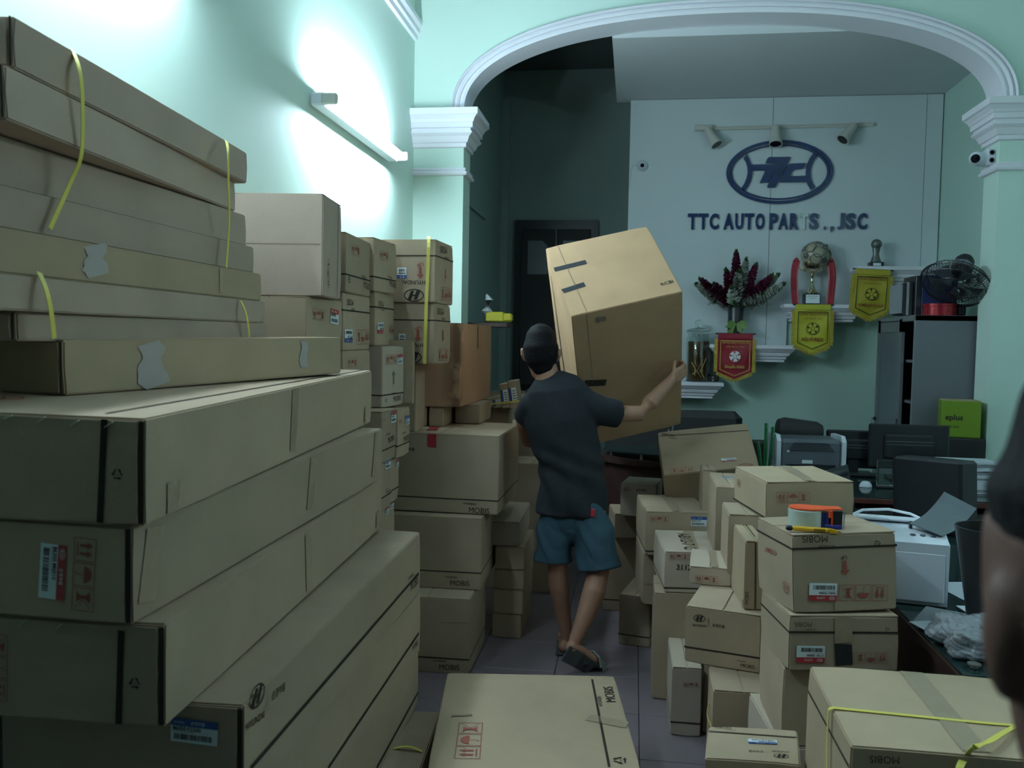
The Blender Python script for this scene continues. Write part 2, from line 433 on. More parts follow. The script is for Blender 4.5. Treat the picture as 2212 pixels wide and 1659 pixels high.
FN = {'N': (0, -1, 0), 'R': (1, 0, 0), 'L': (-1, 0, 0), 'T': (0, 0, 1), 'F': (0, 1, 0)}
def decal(parent, kind, face, A, B, arg, extra, eps):
    A = Vector(A); B = Vector(B); n = Vector(FN[face])
    b = (B - A); L = b.length
    if L < 0.002: b = Vector((1, 0, 0)) if abs(n.x) < .5 else Vector((0, 1, 0)); L = 0.02
    b = b.normalized(); u = n.cross(b).normalized()
    F = Flat(A, b, u, n, eps)
    nm = 'printed_mark'
    if kind in ('line', 'lineb'):
        t = max(arg, .0018)
        F.rect(0, -t / 2, L, t / 2, 'inkthin' if arg < .003 else 'ink'); nm = 'printed_line'
    elif kind == 'gap':
        F.poly([(0, -arg * .1), (L * .5, -arg * .35), (L, -arg * .5), (L, arg * .5), (L * .5, arg * .5), (0, arg * .2)], 'lens')
        F.rect(L * .02, arg * .6, L, arg * .9, 'tapeblack'); nm = 'flap_gap'
    elif kind in ('tape', 'tape_red', 'tape_black'):
        mm = {'tape': 'tape', 'tape_red': 'tapered', 'tape_black': 'tapeblack'}[kind]
        k = 8; o = F.o
        top = []; bot = []
        rr = random.Random(int(L * 1e5))
        for i in range(k + 1):
            j0 = 0 if 0 < i < k else rr.uniform(-.003, .003)
            top.append((L * i / k + j0, arg / 2)); bot.append((L * i / k - j0, -arg / 2))
        for i in range(k):
            F.poly([bot[i], bot[i + 1], top[i + 1], top[i]], mm)
        nm = 'packing_tape'
    elif kind in ('scar', 'scarg'):
        rr = random.Random(int(L * 1e5)); k = 10
        up = [(L * i / k, arg / 2 * rr.uniform(.75, 1.05) * (1 + .25 * math.sin(i * .9))) for i in range(k + 1)]
        dn = [(L * i / k, -arg / 2 * rr.uniform(.75, 1.05) * (1 - .35 * math.sin(i * .7))) for i in range(k + 1)]
        for i in range(k): F.poly([dn[i], dn[i + 1], up[i + 1], up[i]], 'scar' if kind == 'scar' else 'inkthin')
        nm = 'tape_scar' if kind == 'scar' else 'scuff_mark'
    elif kind == 'strapd':
        mb = MB(); mb.ribbon([A + b * L * t + n * (.001 + .012 * math.sin(PI * t)) for t in [i / 10 for i in range(11)]], u, arg, .0012, 'strap')
        return mb.build('yellow_strap', parent)
    elif kind == 'staple':
        mb = MB(); mb.tube([A + n * (eps - .001), A + n * (eps + .0012) + b * .001, B + n * (eps + .0012) - b * .001, B + n * (eps - .001)], .0010, 'steel', 6)
        return mb.build('staple', parent)
    elif kind == 'care3': symbols(F, L); nm = 'handling_symbols'
    elif kind == 'care1': symbols(F, max(L, .03), 1); nm = 'handling_symbols'
    elif kind == 'recycle': recycle(F, L); nm = 'recycling_mark'
    elif kind == 'mobis':
        F.text('MOBIS', 0, 0, L, 'ink', 0, 0.0, 1.05); F.text('HYUNDAI', -L * .28, L * .38, L * .62, 'ink', 0, .01); nm = 'printed_wordmark'
    elif kind == 'hlogo': h_oval(F, L); nm = 'printed_emblem'
    elif kind == 'kia': kia_oval(F, L); nm = 'printed_emblem'
    elif kind.startswith('text'):
        F.text(kind.split(':')[1], 0, 0, L, 'red' if kind.startswith('text_red') else 'ink', 0, .012); nm = 'printed_text'
    elif kind in ('arrow', 'arrowk'):
        t = L * .13; mm = 'red' if kind == 'arrow' else 'inkthin'
        F.rect(0, -t, L * .7, t, mm); F.poly([(L * .66, -t * 2.6), (L, 0), (L * .66, t * 2.6)], mm); nm = 'printed_arrow'
    elif kind.startswith('label'):
        label(F, L, arg, extra or '0000', 'labred' if 'red' in kind else 'labblue'); nm = 'shipping_label'
    o = F.mb.build(nm, parent)
    return o

def board_box(W, D, Hh, m, seed, flaps='T', crush=1.0):
    """carton body: softened edges, gently dented faces, crushed corners; origin at the middle of its base"""
    rr = random.Random(seed)
    bm = bmesh.new()
    bmesh.ops.create_cube(bm, size=1)
    def cuts(d): return max(1, min(7, int(d / .08)))
    for ax, d in ((0, W), (1, D), (2, Hh)):
        es = [e for e in bm.edges if abs((e.verts[0].co - e.verts[1].co)[ax]) > .5 and all(abs((e.verts[0].co - e.verts[1].co)[k]) < 1e-4 for k in range(3) if k != ax)]
        bmesh.ops.subdivide_edges(bm, edges=es, cuts=cuts(d), use_grid_fill=True)
    top = Hh - (.003 if 'T' in flaps else 0)
    ph = [rr.uniform(0, 6) for _ in range(9)]
    dent = [(Vector((rr.uniform(-.5, .5) * W, rr.uniform(-.5, .5) * D, rr.uniform(0, 1) * Hh)), rr.uniform(.04, .12), rr.uniform(.0005, .0018)) for _ in range(7)]
    corners = [(Vector((sx * W / 2, sy * D / 2, sz * Hh)), rr.uniform(.001, .006) * crush) for sx in (-1, 1) for sy in (-1, 1) for sz in (0, 1)]
    for v in bm.verts:
        c = v.co; p = Vector((c.x * W, c.y * D, (c.z + .5) * top))
        c0 = Vector((0, 0, Hh / 2))
        onx = abs(abs(c.x) - .5) < 1e-4; ony = abs(abs(c.y) - .5) < 1e-4; onz = abs(abs(c.z) - .5) < 1e-4
        w = .0005 * (1 + math.sin(p.x * 9 + ph[0]) * math.cos(p.y * 7 + ph[1]) * math.sin(p.z * 11 + ph[2]))
        q = p.copy()
        for ctr, rad, a in dent:
            dd = (p - ctr).length
            if dd < rad * 1.5: w += a * .6 * math.exp(-(dd / rad) ** 2)
        if onx: q.x -= math.copysign(w, c.x)
        if ony: q.y -= math.copysign(w, c.y)
        if onz and c.z > 0: q.z -= w * .4
        for ctr, a in corners:
            dd = (p - ctr).length
            if dd < .05: q += (c0 - p).normalized() * a * (1 - dd / .05)
        v.co = q
    hard = [e for e in bm.edges if len(e.link_faces) == 2 and e.calc_face_angle(0) > 1.0]
    bmesh.ops.bevel(bm, geom=hard, offset=min(.0035, Hh * .08), segments=2, affect='EDGES', clamp_overlap=True)
    me = bpy.data.meshes.new('carton_body'); bm.to_mesh(me); bm.free()
    me.materials.append(m)
    me.polygons.foreach_set('use_smooth', [True] * len(me.polygons))
    try: me.set_sharp_from_angle(angle=R(35))
    except Exception: pass
    return me

def flap_mesh(name, quad, n, th, m, seed, parent):
    """a thin board flap over quad (4 points), slightly warped and ragged at its free edge"""
    rr = random.Random(seed); n = Vector(n); q = [Vector(p) for p in quad]; K = 8
    mb = MB(); lo = []; hi = []
    for i in range(K + 1):
        t = i / K
        a = q[0].lerp(q[1], t); b = q[3].lerp(q[2], t)
        b = b + (a - b).normalized() * rr.uniform(0, .0025)
        lift = .0012 * math.sin(PI * t * rr.uniform(.8, 1.2))
        lo.append([a, b]); hi.append([a + n * th, b + n * (th + lift)])
    rings = [[lo[i][0], lo[i][1], hi[i][1], hi[i][0]] for i in range(K + 1)]
    mb.grid(rings, m)
    return mb.build(name, parent)

def carton(pose, lab, group, tone, band, flaps, decs, cat='box', tonem=None):
    x, y, z, yaw, tx, ty, W, D, Hh = pose
    mm = M['card%d' % tone] if tonem is None else M[tonem]
    o = thing('cardboard_box', lab, cat, (x, y, z), 0, group)
    o.rotation_euler = (0, 0, 0)
    o.rotation_mode = 'QUATERNION'
    o.rotation_quaternion = (Matrix.Rotation(yaw, 3, 'Z') @ Matrix.Rotation(tx, 3, 'X') @ Matrix.Rotation(ty, 3, 'Y')).to_quaternion()
    seed = int((x * 13.7 + y * 71.3 + z * 191.1) * 1000)
    body = link('body', board_box(W, D, Hh, mm, seed, flaps), o)
    mk = [k for k, v in M.items() if v == mm][0]
    if 'T' in flaps:
        g = .0015
        if W >= D:
            for s in (-1, 1):
                flap_mesh('top_flap', [(-W / 2 + .003, s * (D / 2 - .004), Hh - .0035), (W / 2 - .003, s * (D / 2 - .004), Hh - .0035), (W / 2 - .003, s * g, Hh - .0035), (-W / 2 + .003, s * g, Hh - .0035)], (0, 0, 1), .003, mk, seed + s, o)
        else:
            for s in (-1, 1):
                flap_mesh('top_flap', [(s * (W / 2 - .004), -D / 2 + .003, Hh - .0035), (s * (W / 2 - .004), D / 2 - .003, Hh - .0035), (s * g, D / 2 - .003, Hh - .0035), (s * g, -D / 2 + .003, Hh - .0035)], (0, 0, 1), .003, mk, seed + s, o)
    if 'N' in flaps:
        flap_mesh('end_flap', [(-W / 2 + .004, -D / 2, .004), (-W / 2 + .004, -D / 2, Hh - .004), (W / 2 - .012, -D / 2, Hh - .006), (W / 2 - .012, -D / 2, .006)], (0, -1, 0), .003, mk, seed + 5, o)
        mb = MB(); mb.box((W / 2 - .006, -D / 2 - .001, Hh / 2), (.009 if Hh > .17 else .003, .002, Hh * .94), 'ink'); mb.build('end_gap_shade', o)  # dark strip stands in for the shadow in the gap beside the flap
    if band is not None:
        zc = band * Hh; t = .006; mb = MB(); e = .0004
        mb.poly([(-W / 2 - e, -D / 2 - e, zc - t / 2), (W / 2 + e, -D / 2 - e, zc - t / 2), (W / 2 + e, -D / 2 - e, zc + t / 2), (-W / 2 - e, -D / 2 - e, zc + t / 2)], 'ink')
        mb.poly([(W / 2 + e, -D / 2 - e, zc - t / 2), (W / 2 + e, D / 2 + e, zc - t / 2), (W / 2 + e, D / 2 + e, zc + t / 2), (W / 2 + e, -D / 2 - e, zc + t / 2)], 'ink')
        mb.poly([(-W / 2 - e, D / 2 + e, zc - t / 2), (-W / 2 - e, -D / 2 - e, zc - t / 2), (-W / 2 - e, -D / 2 - e, zc + t / 2), (-W / 2 - e, D / 2 + e, zc + t / 2)], 'ink')
        mb.build('printed_line', o)
    for d in decs:
        kind, face, A, B = d[:4]
        arg = d[4] if len(d) > 4 else 1
        ex = d[5] if len(d) > 5 else None
        eps = .0015 if (face == 'N' and 'N' not in flaps) or face in 'RLF' else (.0052 if face == 'N' else .0016)
        decal(o, kind, face, A, B, arg, ex, eps)
    return o
# ------------------------------------------------------------------ lamps (the room's own fluorescent battens)
for i, (x, y0, y1, z, sd, k) in enumerate(TUBES):
    if i == 2:
        lab, nm = 'second tube lamp on the right wall, outside the frame', 'tube_lamp'
    else:
        lab = ['glaring white tube lamp on the left wall beside the arch', 'tube lamp on the left wall above the near stack, past the left edge'][i]
        nm = 'tube_lamp'
    t = thing(nm, lab, 'lamp', (x, (y0 + y1) / 2, z))
    Lh = (y1 - y0) / 2
    b = MB(); b.box((-.055 * sd, 0, 0), (.07, 2 * Lh + .06, .06), 'whitep', bev=.008); b.build('batten', t)
    for s in (-1, 1):
        b = MB(); b.box((0, s * (Lh + .02), 0), (.075, .03, .05), 'offw', bev=.006); b.build('tube_holder', t)
    b = MB(); b.tube([(.01 * sd, -Lh, 0), (.01 * sd, Lh, 0)], .014, tube_mat(k), 12); b.build('tube', t, smooth=True)

# ------------------------------------------------------------------ room shell
YA, YB = 5.75, 5.98           # arch wall
XL, XR = -1.52, 2.75
ZT = 4.3
def sbox(name, lo, hi, m, kind='structure', parent=None):
    b = MB(); b.box([(lo[i] + hi[i]) / 2 for i in range(3)], [hi[i] - lo[i] for i in range(3)], m)
    o = b.build(name, parent)
    if parent is None: tag(o, kind=kind)
    return o
floor = sbox('floor', (-2.2, -3.2, -.14), (3.4, 8.7, -.0065), 'grout')
sbox('ceiling', (-2.2, -.5, ZT), (3.4, YA, ZT + .1), 'ceil')
sbox('wall_left', (XL - .15, -.5, -.01), (XL, YA + .05, ZT), 'mint')
sbox('wall_right', (XR, -.5, -.01), (XR + .15, YA + .05, ZT), 'mint')
sbox('wall_back', (-2.2, -.6, 3.2), (3.4, -.45, ZT), 'dark')      # lintel over the open shop front, night outside
# floor tiles, laid one by one with a recessed joint
TS = .4
tb = MB(); tb.box((0, 0, -.004), (TS - .004, TS - .004, .008), 'tile', bev=.0012)
tile_mesh = tb.mesh('floor_tile')
for i in range(-4, 7):
    for j in range(4, 19):
        link('floor_tile', tile_mesh, floor, ((i + .5) * TS + .06, (j + .5) * TS + .05, 0))
# arch
XC = (2.215 - 1.172) / 2; RX = (2.215 + 1.172) / 2; ZS = 3.13; RZ = 3.715 - ZS
def arch_pt(t, off=0.0):
    n = 2.25
    c, s_ = math.cos(t), math.sin(t)
    return (XC + (RX + off) * math.copysign(abs(c) ** (2 / n), c), ZS + (RZ + off) * abs(s_) ** (2 / n))
NA = 72
A_ = [arch_pt(PI - PI * i / NA) for i in range(NA + 1)]
b = MB()
for i in range(NA):
    (x0, z0), (x1, z1) = A_[i], A_[i + 1]
    b.poly([(x0, YA, z0), (x1, YA, z1), (x1, YA, ZT), (x0, YA, ZT)], 'mint')
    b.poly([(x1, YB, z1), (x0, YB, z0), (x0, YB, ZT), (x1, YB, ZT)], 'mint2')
    b.poly([(x0, YA, z0), (x0, YB, z0), (x1, YB, z1), (x1, YA, z1)], 'white')
for x0, x1 in ((XL - .1, A_[0][0]), (A_[-1][0], XR + .1)):
    b.box(((x0 + x1) / 2, (YA + YB) / 2, ZT / 2), (x1 - x0, YB - YA, ZT), 'mint')
aw = b.build('wall_arch'); tag(aw, kind='structure')
# archivolt mouldings: three stepped bands round the arch
def arch_band(name, o0, o1, proud, back=0.0):
    b = MB(); rings = []
    for i in range(NA + 1):
        t = PI - PI * i / NA
        a = arch_pt(t, o0); c = arch_pt(t, o1); m_ = arch_pt(t, (o0 + o1) / 2)
        rings.append([(a[0], YA + .001, a[1]), (a[0], YA - proud * .6, a[1]), (m_[0], YA - proud, m_[1]), (c[0], YA - proud * .7, c[1]), (c[0], YA + .001, c[1])])
    b.grid(rings, 'white', closed=False)
    return b.build(name, aw, smooth=True)
arch_band('arch_moulding', 0.0, .034, .018); arch_band('arch_moulding', .036, .066, .030); arch_band('arch_moulding', .069, .088, .038)

def wrap(b, x0, x1, y0, y1, prof, m):
    """rectangle swept with a moulding profile [(offset, z)] from bottom to top"""
    rings = [[(x0 - o, y0 - o, z), (x1 + o, y0 - o, z), (x1 + o, y1 + o, z), (x0 - o, y1 + o, z)] for o, z in prof]
    b.grid(rings, m)
CAP = [(.0, 2.885), (.018, 2.89), (.018, 2.915), (.028, 2.918), (.034, 2.93), (.045, 2.955), (.062, 2.97), (.066, 2.975), (.066, 2.985), (.056, 2.988), (.056, 3.005), (.072, 3.008), (.072, 3.04), (.078, 3.043), (.084, 3.06), (.10, 3.08), (.112, 3.088), (.112, 3.128), (.0, 3.13)]
AST = [(.0, 2.70), (.022, 2.703), (.028, 2.715), (.022, 2.727), (.012, 2.73), (.018, 2.742), (.012, 2.752), (0, 2.755)]
for i, (x0, x1) in enumerate(((XL - .3, A_[0][0] - .0), (A_[-1][0] + .0, XR + .3))):
    b = MB(); wrap(b, x0, x1, YA, YB, CAP, 'white'); o = b.build('trim_%d' % (i + 1)); tag(o, kind='structure')
    b = MB(); wrap(b, x0, x1, YA, YB, AST, 'white'); o = b.build('trim_%d' % (i + 3)); tag(o, kind='structure')
# cornice moulding high on the left wall
b = MB(); rings = []
for o_, z in [(0, 3.60), (.02, 3.605), (.02, 3.64), (.035, 3.65), (.035, 3.68), (.05, 3.70), (.05, 3.73), (0, 3.735)]:
    rings.append([(XL + o_, -.45, z), (XL + o_, YA, z)])
for a in range(len(rings) - 1): b.poly([rings[a][0], rings[a][1], rings[a + 1][1], rings[a + 1][0]], 'white')
o = b.build('trim_5'); tag(o, kind='structure')

# inner room
XI = -1.30; XIR = 2.45
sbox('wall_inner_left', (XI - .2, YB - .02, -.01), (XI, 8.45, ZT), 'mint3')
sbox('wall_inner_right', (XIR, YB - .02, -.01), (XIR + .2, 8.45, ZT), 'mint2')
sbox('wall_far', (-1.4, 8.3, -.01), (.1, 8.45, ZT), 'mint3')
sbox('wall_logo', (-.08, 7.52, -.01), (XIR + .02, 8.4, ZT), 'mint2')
sbox('ceiling_inner', (-.20, YB, 3.66), (XIR + .1, 7.56, 3.72), 'ceil')
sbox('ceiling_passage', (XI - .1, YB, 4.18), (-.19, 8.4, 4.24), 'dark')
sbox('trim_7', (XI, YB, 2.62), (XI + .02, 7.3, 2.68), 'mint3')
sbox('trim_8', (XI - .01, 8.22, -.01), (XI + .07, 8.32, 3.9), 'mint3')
# stepped white panelling over the ledges
lp = []
for i, (x0, x1, z0) in enumerate(((-.08, .70, 1.26), (.70, 1.101, 1.575), (1.106, 1.27, 1.575), (1.27, 1.80, 1.92), (1.80, 2.31, 2.22), (2.315, XIR, 2.22))):
    lp.append((x0, x1, z0))
pn = thing('wall_panelling', 'pale grey wall panelling with thin dark joints behind the sign', 'wall panel', (0, 7.5, 0))
for x0, x1, z0 in ((-.078, .70, 1.26), (.70, 1.100, 1.575), (1.104, 1.27, 1.575), (1.27, 1.80, 1.92), (1.80, 2.312, 2.22), (2.316, 2.44, 2.22)):
    b = MB(); b.box(((x0 + x1) / 2, -.0, (z0 + 3.655) / 2), (x1 - x0, .02, 3.655 - z0), 'panel'); b.build('panel', pn)
b = MB(); b.box((1.102, .006, 2.6), (.008, .02, 2.1), 'ink'); b.box((2.314, .006, 2.9), (.006, .02, 1.45), 'ink'); b.build('joint', pn)
# moulded ledges
LED = [(0, 0), (.02, .004), (.02, .018), (.012, .022), (.03, .028), (.034, .05), (.05, .054), (.05, .064), (.058, .066), (.058, .078), (.068, .082), (.09, .105), (.10, .112), (.10, .14), (0, .142)]
LEDGES = [(.30, .64, 1.275), (.72, 1.21, 1.592), (1.30, 1.74, 1.93), (1.86, 2.36, 2.24)]
LLAB = ['lowest moulded white ledge, holding the glass jar', 'second moulded white ledge, holding the flower vase', 'third moulded white ledge, holding the trophy cup', 'highest moulded white ledge, holding the small statuette']
for (x0, x1, zt), lab in zip(LEDGES, LLAB):
    b = MB()
    rings = [[(x0 - o_, 7.51, zt - .142 + z), (x0 - o_, 7.33 - o_, zt - .142 + z), (x1 + o_, 7.33 - o_, zt - .142 + z), (x1 + o_, 7.51, zt - .142 + z)] for o_, z in LED]
    b.grid(rings, 'white'); o = b.build('wall_ledge'); tag(o, lab, 'ledge', 'stepped ledges on the sign wall')
# double door in the far wall
dr = thing('door_1', None, None, (-.765, 8.29, 1.11)); dr['kind'] = 'structure'
b = MB(); b.box((0, -.02, .82), (.80, .05, 1.64), 'black'); b.build('door_frame', dr)
for s in (-1, 1):
    b = MB(); b.box((s * .17, -.05, .80), (.32, .03, 1.5), 'blackm', bev=.005); lf = b.build('door_leaf', dr)
    b = MB(); b.poly([(s * .17 - .10, -.067, 1.12), (s * .17 + .10, -.067, 1.12), (s * .17 + .10, -.067, 1.36), (s * .17 + .06 * s, -.067, 1.44), (s * .17 - .10, -.067, 1.44)] if s > 0 else
                     [(s * .17 - .10, -.067, 1.12), (s * .17 + .10, -.067, 1.12), (s * .17 + .10, -.067, 1.44 - .06), (s * .17 + .04, -.067, 1.44), (s * .17 - .10, -.067, 1.44)], 'greyp'); b.build('door_pane', lf)

# ------------------------------------------------------------------ sign
SY = 7.488
def flatsign(name, label_, cat):
    t = thing(name, label_, cat, (0, 0, 0)); return t
lg = thing('logo_sign', 'dark blue oval emblem sign with slanted letters, mounted on the panelling', 'sign', (1.164, SY, 3.036))
K = .00396 * 250 / 2212     # metres per zoomed pixel
def zp(x, y, ox=1101, oy=732): return ((x - ox) * K, -(y - oy) * K)
def extr(pts, th, m, y0=0.0):
    b = MB(); f = [(x, y0 - th, z) for x, z in pts]; k = [(x, y0, z) for x, z in pts]
    b.grid([f, k], m); return b
def oval_ring(a, c, a2, c2, th, n=72):
    b = MB()
    for i in range(n):
        t0 = 2 * PI * i / n; t1 = 2 * PI * (i + 1) / n
        p = [(a * math.cos(t0), c * math.sin(t0)), (a * math.cos(t1), c * math.sin(t1)), (a2 * math.cos(t1), c2 * math.sin(t1)), (a2 * math.cos(t0), c2 * math.sin(t0))]
        b.poly([(x, -th, z) for x, z in p], 'navy')
        b.poly([(p[0][0], 0, p[0][1]), (p[1][0], 0, p[1][1]), (p[1][0], -th, p[1][1]), (p[0][0], -th, p[0][1])], 'navy')
        b.poly([(p[2][0], 0, p[2][1]), (p[3][0], 0, p[3][1]), (p[3][0], -th, p[3][1]), (p[2][0], -th, p[2][1])], 'navy')
    return b
ax, az = 966 * K, 590 * K
oval_ring(ax, az, ax - 60 * K, az - 58 * K, .018).build('oval_ring', lg)
oval_ring(ax - 75 * K, az - 75 * K, ax - 108 * K, az - 106 * K, .018).build('inner_ring', lg)
for pl in ([(440, 470), (500, 400), (545, 480), (590, 590), (610, 700), (608, 800), (585, 900), (540, 1000), (480, 1080), (410, 1040), (470, 940), (510, 840), (528, 740), (520, 640), (495, 550)],
           [(1705, 380), (1770, 440), (1715, 530), (1675, 620), (1660, 730), (1668, 830), (1700, 930), (1760, 1010), (1680, 1065), (1620, 970), (1585, 870), (1575, 730), (1590, 600), (1640, 480)]):
    pts = [zp(*p) for p in pl]
    h = len(pts) // 2
    extr(pts, .018, 'navy').build('curved_bar', lg)
for nm, pl in (('letter', [(590, 590), (1040, 585), (1045, 600), (910, 925), (760, 935), (755, 920), (845, 705), (600, 705)]),
               ('letter', [(905, 455), (1275, 455), (1285, 475), (1040, 1000), (1010, 1022), (900, 1022), (890, 990), (1080, 575), (850, 570), (848, 550), (875, 480)]),
               ('letter', [(1290, 580), (1555, 572), (1562, 595), (1530, 665), (1500, 680), (1360, 690), (1340, 710), (1303, 795), (1315, 812), (1590, 805), (1600, 925), (1108, 925), (1112, 905), (1235, 620)])):
    extr([zp(*p) for p in pl], .022, 'navy').build(nm, lg)
st = thing('lettering_sign', 'dark blue raised company lettering below the oval emblem', 'sign', (.425, SY, 2.560))
def solid_text(parent, name, s_, x, z, w, hh, th, m):
    vs, fs, h = text_data(s_, .04)
    y0 = min(c for a, c in vs); b = MB(); k = hh / max(h - y0, 1e-6)
    b.v = [(x + a * w, -th, z + (c - y0) * k) for a, c in vs]
    mi = b.mi(m)
    from collections import Counter
    cnt = Counter()
    for f in fs:
        b.f.append(f); b.m.append(mi)
        for q in range(len(f)): cnt[(f[q], f[(q + 1) % len(f)])] += 1
    n0 = len(b.v); b.v += [(p[0], 0, p[2]) for p in b.v[:n0]]
    for (p, q) in list(cnt):
        if (q, p) not in cnt: b.f.append((q, p, n0 + p, n0 + q)); b.m.append(mi)
    return b.build(name, parent)
WT = 1.454; HTX = .135
glyphs = [('T', 0, 40), ('T', 44, 84), ('C', 90, 127), ('A', 147, 189), ('U', 195, 228), ('T', 233, 271), ('O', 277, 314), ('P', 334, 368), ('A', 370, 410), ('R', 416, 452), ('T', 455, 488), ('S', 493, 530), ('.', 552, 561), (',', 577, 592), ('J', 606, 634), ('S', 640, 676), ('C', 684, 722)]
for gi, (g, a, c) in enumerate(glyphs):
    x0 = a / 722 * WT; w = (c - a) / 722 * WT
    if g in '.,': b = MB(); b.box((x0 + w / 2, -.009, .013), (w * .8, .018, .026), 'navy'); 
    if g in '.,':
        if g == ',': b.poly([(x0, -.018, .0), (x0 + w * .8, -.018, .0), (x0 + w * .2, -.018, -.03)], 'navy')
        b.build('letter', st)
    else:
        o = solid_text(st, 'letter', g, x0, 0, w, HTX, .018, 'mirror' if gi == 10 else 'navy')
        if gi == 10: o['label'] = 'letter T with its blue film peeled to bare silver'

# track with three spotlights
tr = thing('track_light', 'white ceiling-style track with three small spotlights above the emblem', 'spotlight', (0, 7.49, 0))
b = MB(); b.tube([(.46, -.02, 3.40), (1.90, -.02, 3.415)], .012, 'offw', 6, flat=(1, 1.3)); b.build('track', tr)
b = MB(); b.box((.53, -.035, 3.405), (.14, .04, .045), 'offw', bev=.006); b.build('power_box', tr)
for (x, z, dx) in ((.565, 3.385, .55), (1.115, 3.40, -.02), (1.735, 3.40, -.75)):
    d = Vector((dx, -.35, -1)).normalized()
    Rm = orient(d)
    b = MB()
    b.lathe([(.001, -.005), (.034, 0), (.036, .06), (.040, .09), (.052, .15), (.054, .165), (.046, .165), (.04, .14), (.001, .13)], 'offw', 20, (x, -.06, z), Rm)
    sp = b.build('spotlight_head', tr, smooth=True)
    b = MB(); b.lathe([(.045, .1635), (.001, .160)], 'lens', 20, (x, -.06, z), Rm); b.build('spotlight_glass', sp)
    b = MB(); b.tube([(x, -.03, z + .01), (x, -.06, z - .01)], .012, 'offw', 8); b.build('spotlight_arm', sp)

# dome camera on the panelling
dc = thing('security_camera', 'small round white camera at the left edge of the panelling', 'camera', (.03, 7.49, 3.10))
b = MB(); b.lathe([(.001, -.0), (.045, 0), (.048, .012), (.036, .03), (.001, .032)], 'whitep', 24, (0, 0, 0), orient((0, -1, 0))); b.build('base', dc, smooth=True)
b = MB(); b.lathe([(.028, .02), (.032, .035), (.026, .055), (.016, .062), (.001, .063)], 'whitep', 20, (0, 0, 0), orient((0, -1, -.1))); b.build('dome', dc, smooth=True)
b = MB(); b.lathe([(.017, .062), (.012, .067), (.001, .068)], 'lens', 16, (0, 0, 0), orient((0, -1, -.1))); b.build('lens', dc)
b = MB(); b.tube([(-.04, -.005, .01), (-.075, -.006, .005), (-.095, -.006, -.03), (-.10, -.006, -.16)], .003, 'whitep', 6); b.build('cable', dc)
# turret camera on the right pillar
tc_ = thing('security_camera', 'white turret camera on a square box on the right pillar', 'camera', (2.19, 5.85, 2.80))
b = MB(); b.box((0, 0, 0), (.06, .10, .10), 'whitep', bev=.01); jb = b.build('junction_box', tc_)
for s in (-1, 1):
    b = MB(); b.lathe([(.016, 0), (.017, .002), (.012, .002), (.011, 0)], 'greyp', 16, (-.0, -.051, s * .024), orient((0, -1, 0))); b.build('screw_ring', jb)
b = MB(); b.lathe([(.042, 0), (.046, .02), (.046, .05), (.034, .07), (.001, .072)], 'whitep', 24, (-.02, -.0, -.005), orient((-1, -.15, -.1))); b.build('collar', tc_, smooth=True)
b = MB(); b.lathe([(.001, -.045), (.025, -.036), (.042, -.012), (.042, .012), (.03, .034), (.001, .036)], 'whitep', 24, (-.085, -.03, -.008), orient((-.5, -1, -.25))); b.build('eyeball', tc_, smooth=True)
b = MB(); b.lathe([(.028, .034), (.022, .040), (.001, .041)], 'lens', 20, (-.085, -.03, -.008), orient((-.5, -1, -.25))); b.build('lens', tc_)

# ------------------------------------------------------------------ things on the ledges
jr = thing('liquor_jar', 'tall glass jar of brown liquor with a knobbed lid on the lowest ledge', 'jar', (.535, 7.36, 1.276))
b = MB(); b.lathe([(.001, .0), (.095, .002), (.098, .02), (.098, .36), (.09, .375), (.088, .40), (.084, .40), (.086, .372), (.094, .355), (.094, .02), (.09, .008), (.001, .006)], 'glass', 32); b.build('glass_body', jr, smooth=True)
b = MB(); b.lathe([(.001, .01), (.09, .012), (.092, .02), (.092, .335), (.001, .336)], 'liquor', 32); b.build('liquor', jr, smooth=True)
b = MB()
for k in range(6):
    a = k * 1.1; b.tube([(.05 * math.cos(a), -.091, .03 + .01 * k), (.03 * math.cos(a + 1), -.0935, .09), (.06 * math.cos(a + 2), -.091, .15 + .012 * k)], .004, 'root', 6)
b.build('root', jr)
b = MB(); b.lathe([(.001, .41), (.10, .405), (.103, .415), (.10, .43), (.07, .445), (.02, .452), (.016, .46), (.03, .475), (.034, .492), (.028, .51), (.001, .518)], 'glass', 28); b.build('lid', jr, smooth=True)
b = MB(); b.box((.66, 7.37, 1.276 + .03), (.10, .07, .055), 'blackm', bev=.01)
for k in (-1, 1): b.lathe([(.001, 0), (.009, .001), (.007, .006), (.001, .007)], 'steel', 10, (.66 + .0, 7.334, 1.30 + .012 * k), orient((0, -1, 0)))
o = b.build('small_case'); tag(o, 'small dark case beside the liquor jar', 'case')

vs_ = thing('flower_vase', 'dark vase of maroon and white flower spikes with a green bow', 'vase', (.83, 7.34, 1.593))
b = MB(); b.lathe([(.001, 0), (.058, .002), (.060, .02), (.064, .30), (.060, .31), (.055, .30), (.05, .05), (.001, .04)], 'black', 24); b.build('vase_body', vs_, smooth=True)
spikes = [(-.02, .66, 'm', -.05), (.065, .60, 'w', .02), (-.09, .52, 'm', -.10), (.15, .56, 'm', .10), (.0, .50, 'w', .0), (.06, .46, 'm', .05), (-.30, .44, 'm', -.25), (-.33, .40, 'w', -.28), (.27, .47, 'm', .22), (.33, .48, 'w', .28),
          (-.18, .40, 'm', -.15), (.37, .40, 'w', .33), (.25, .36, 'm', .2), (-.05, .36, 'w', -.03), (.05, .37, 'w', .04), (.16, .34, 'w', .12), (.10, .30, 'w', .08), (-.13, .33, 'm', -.1), (.12, .43, 'm', .1), (.20, .32, 'w', .17)]
rf = random.Random(4)
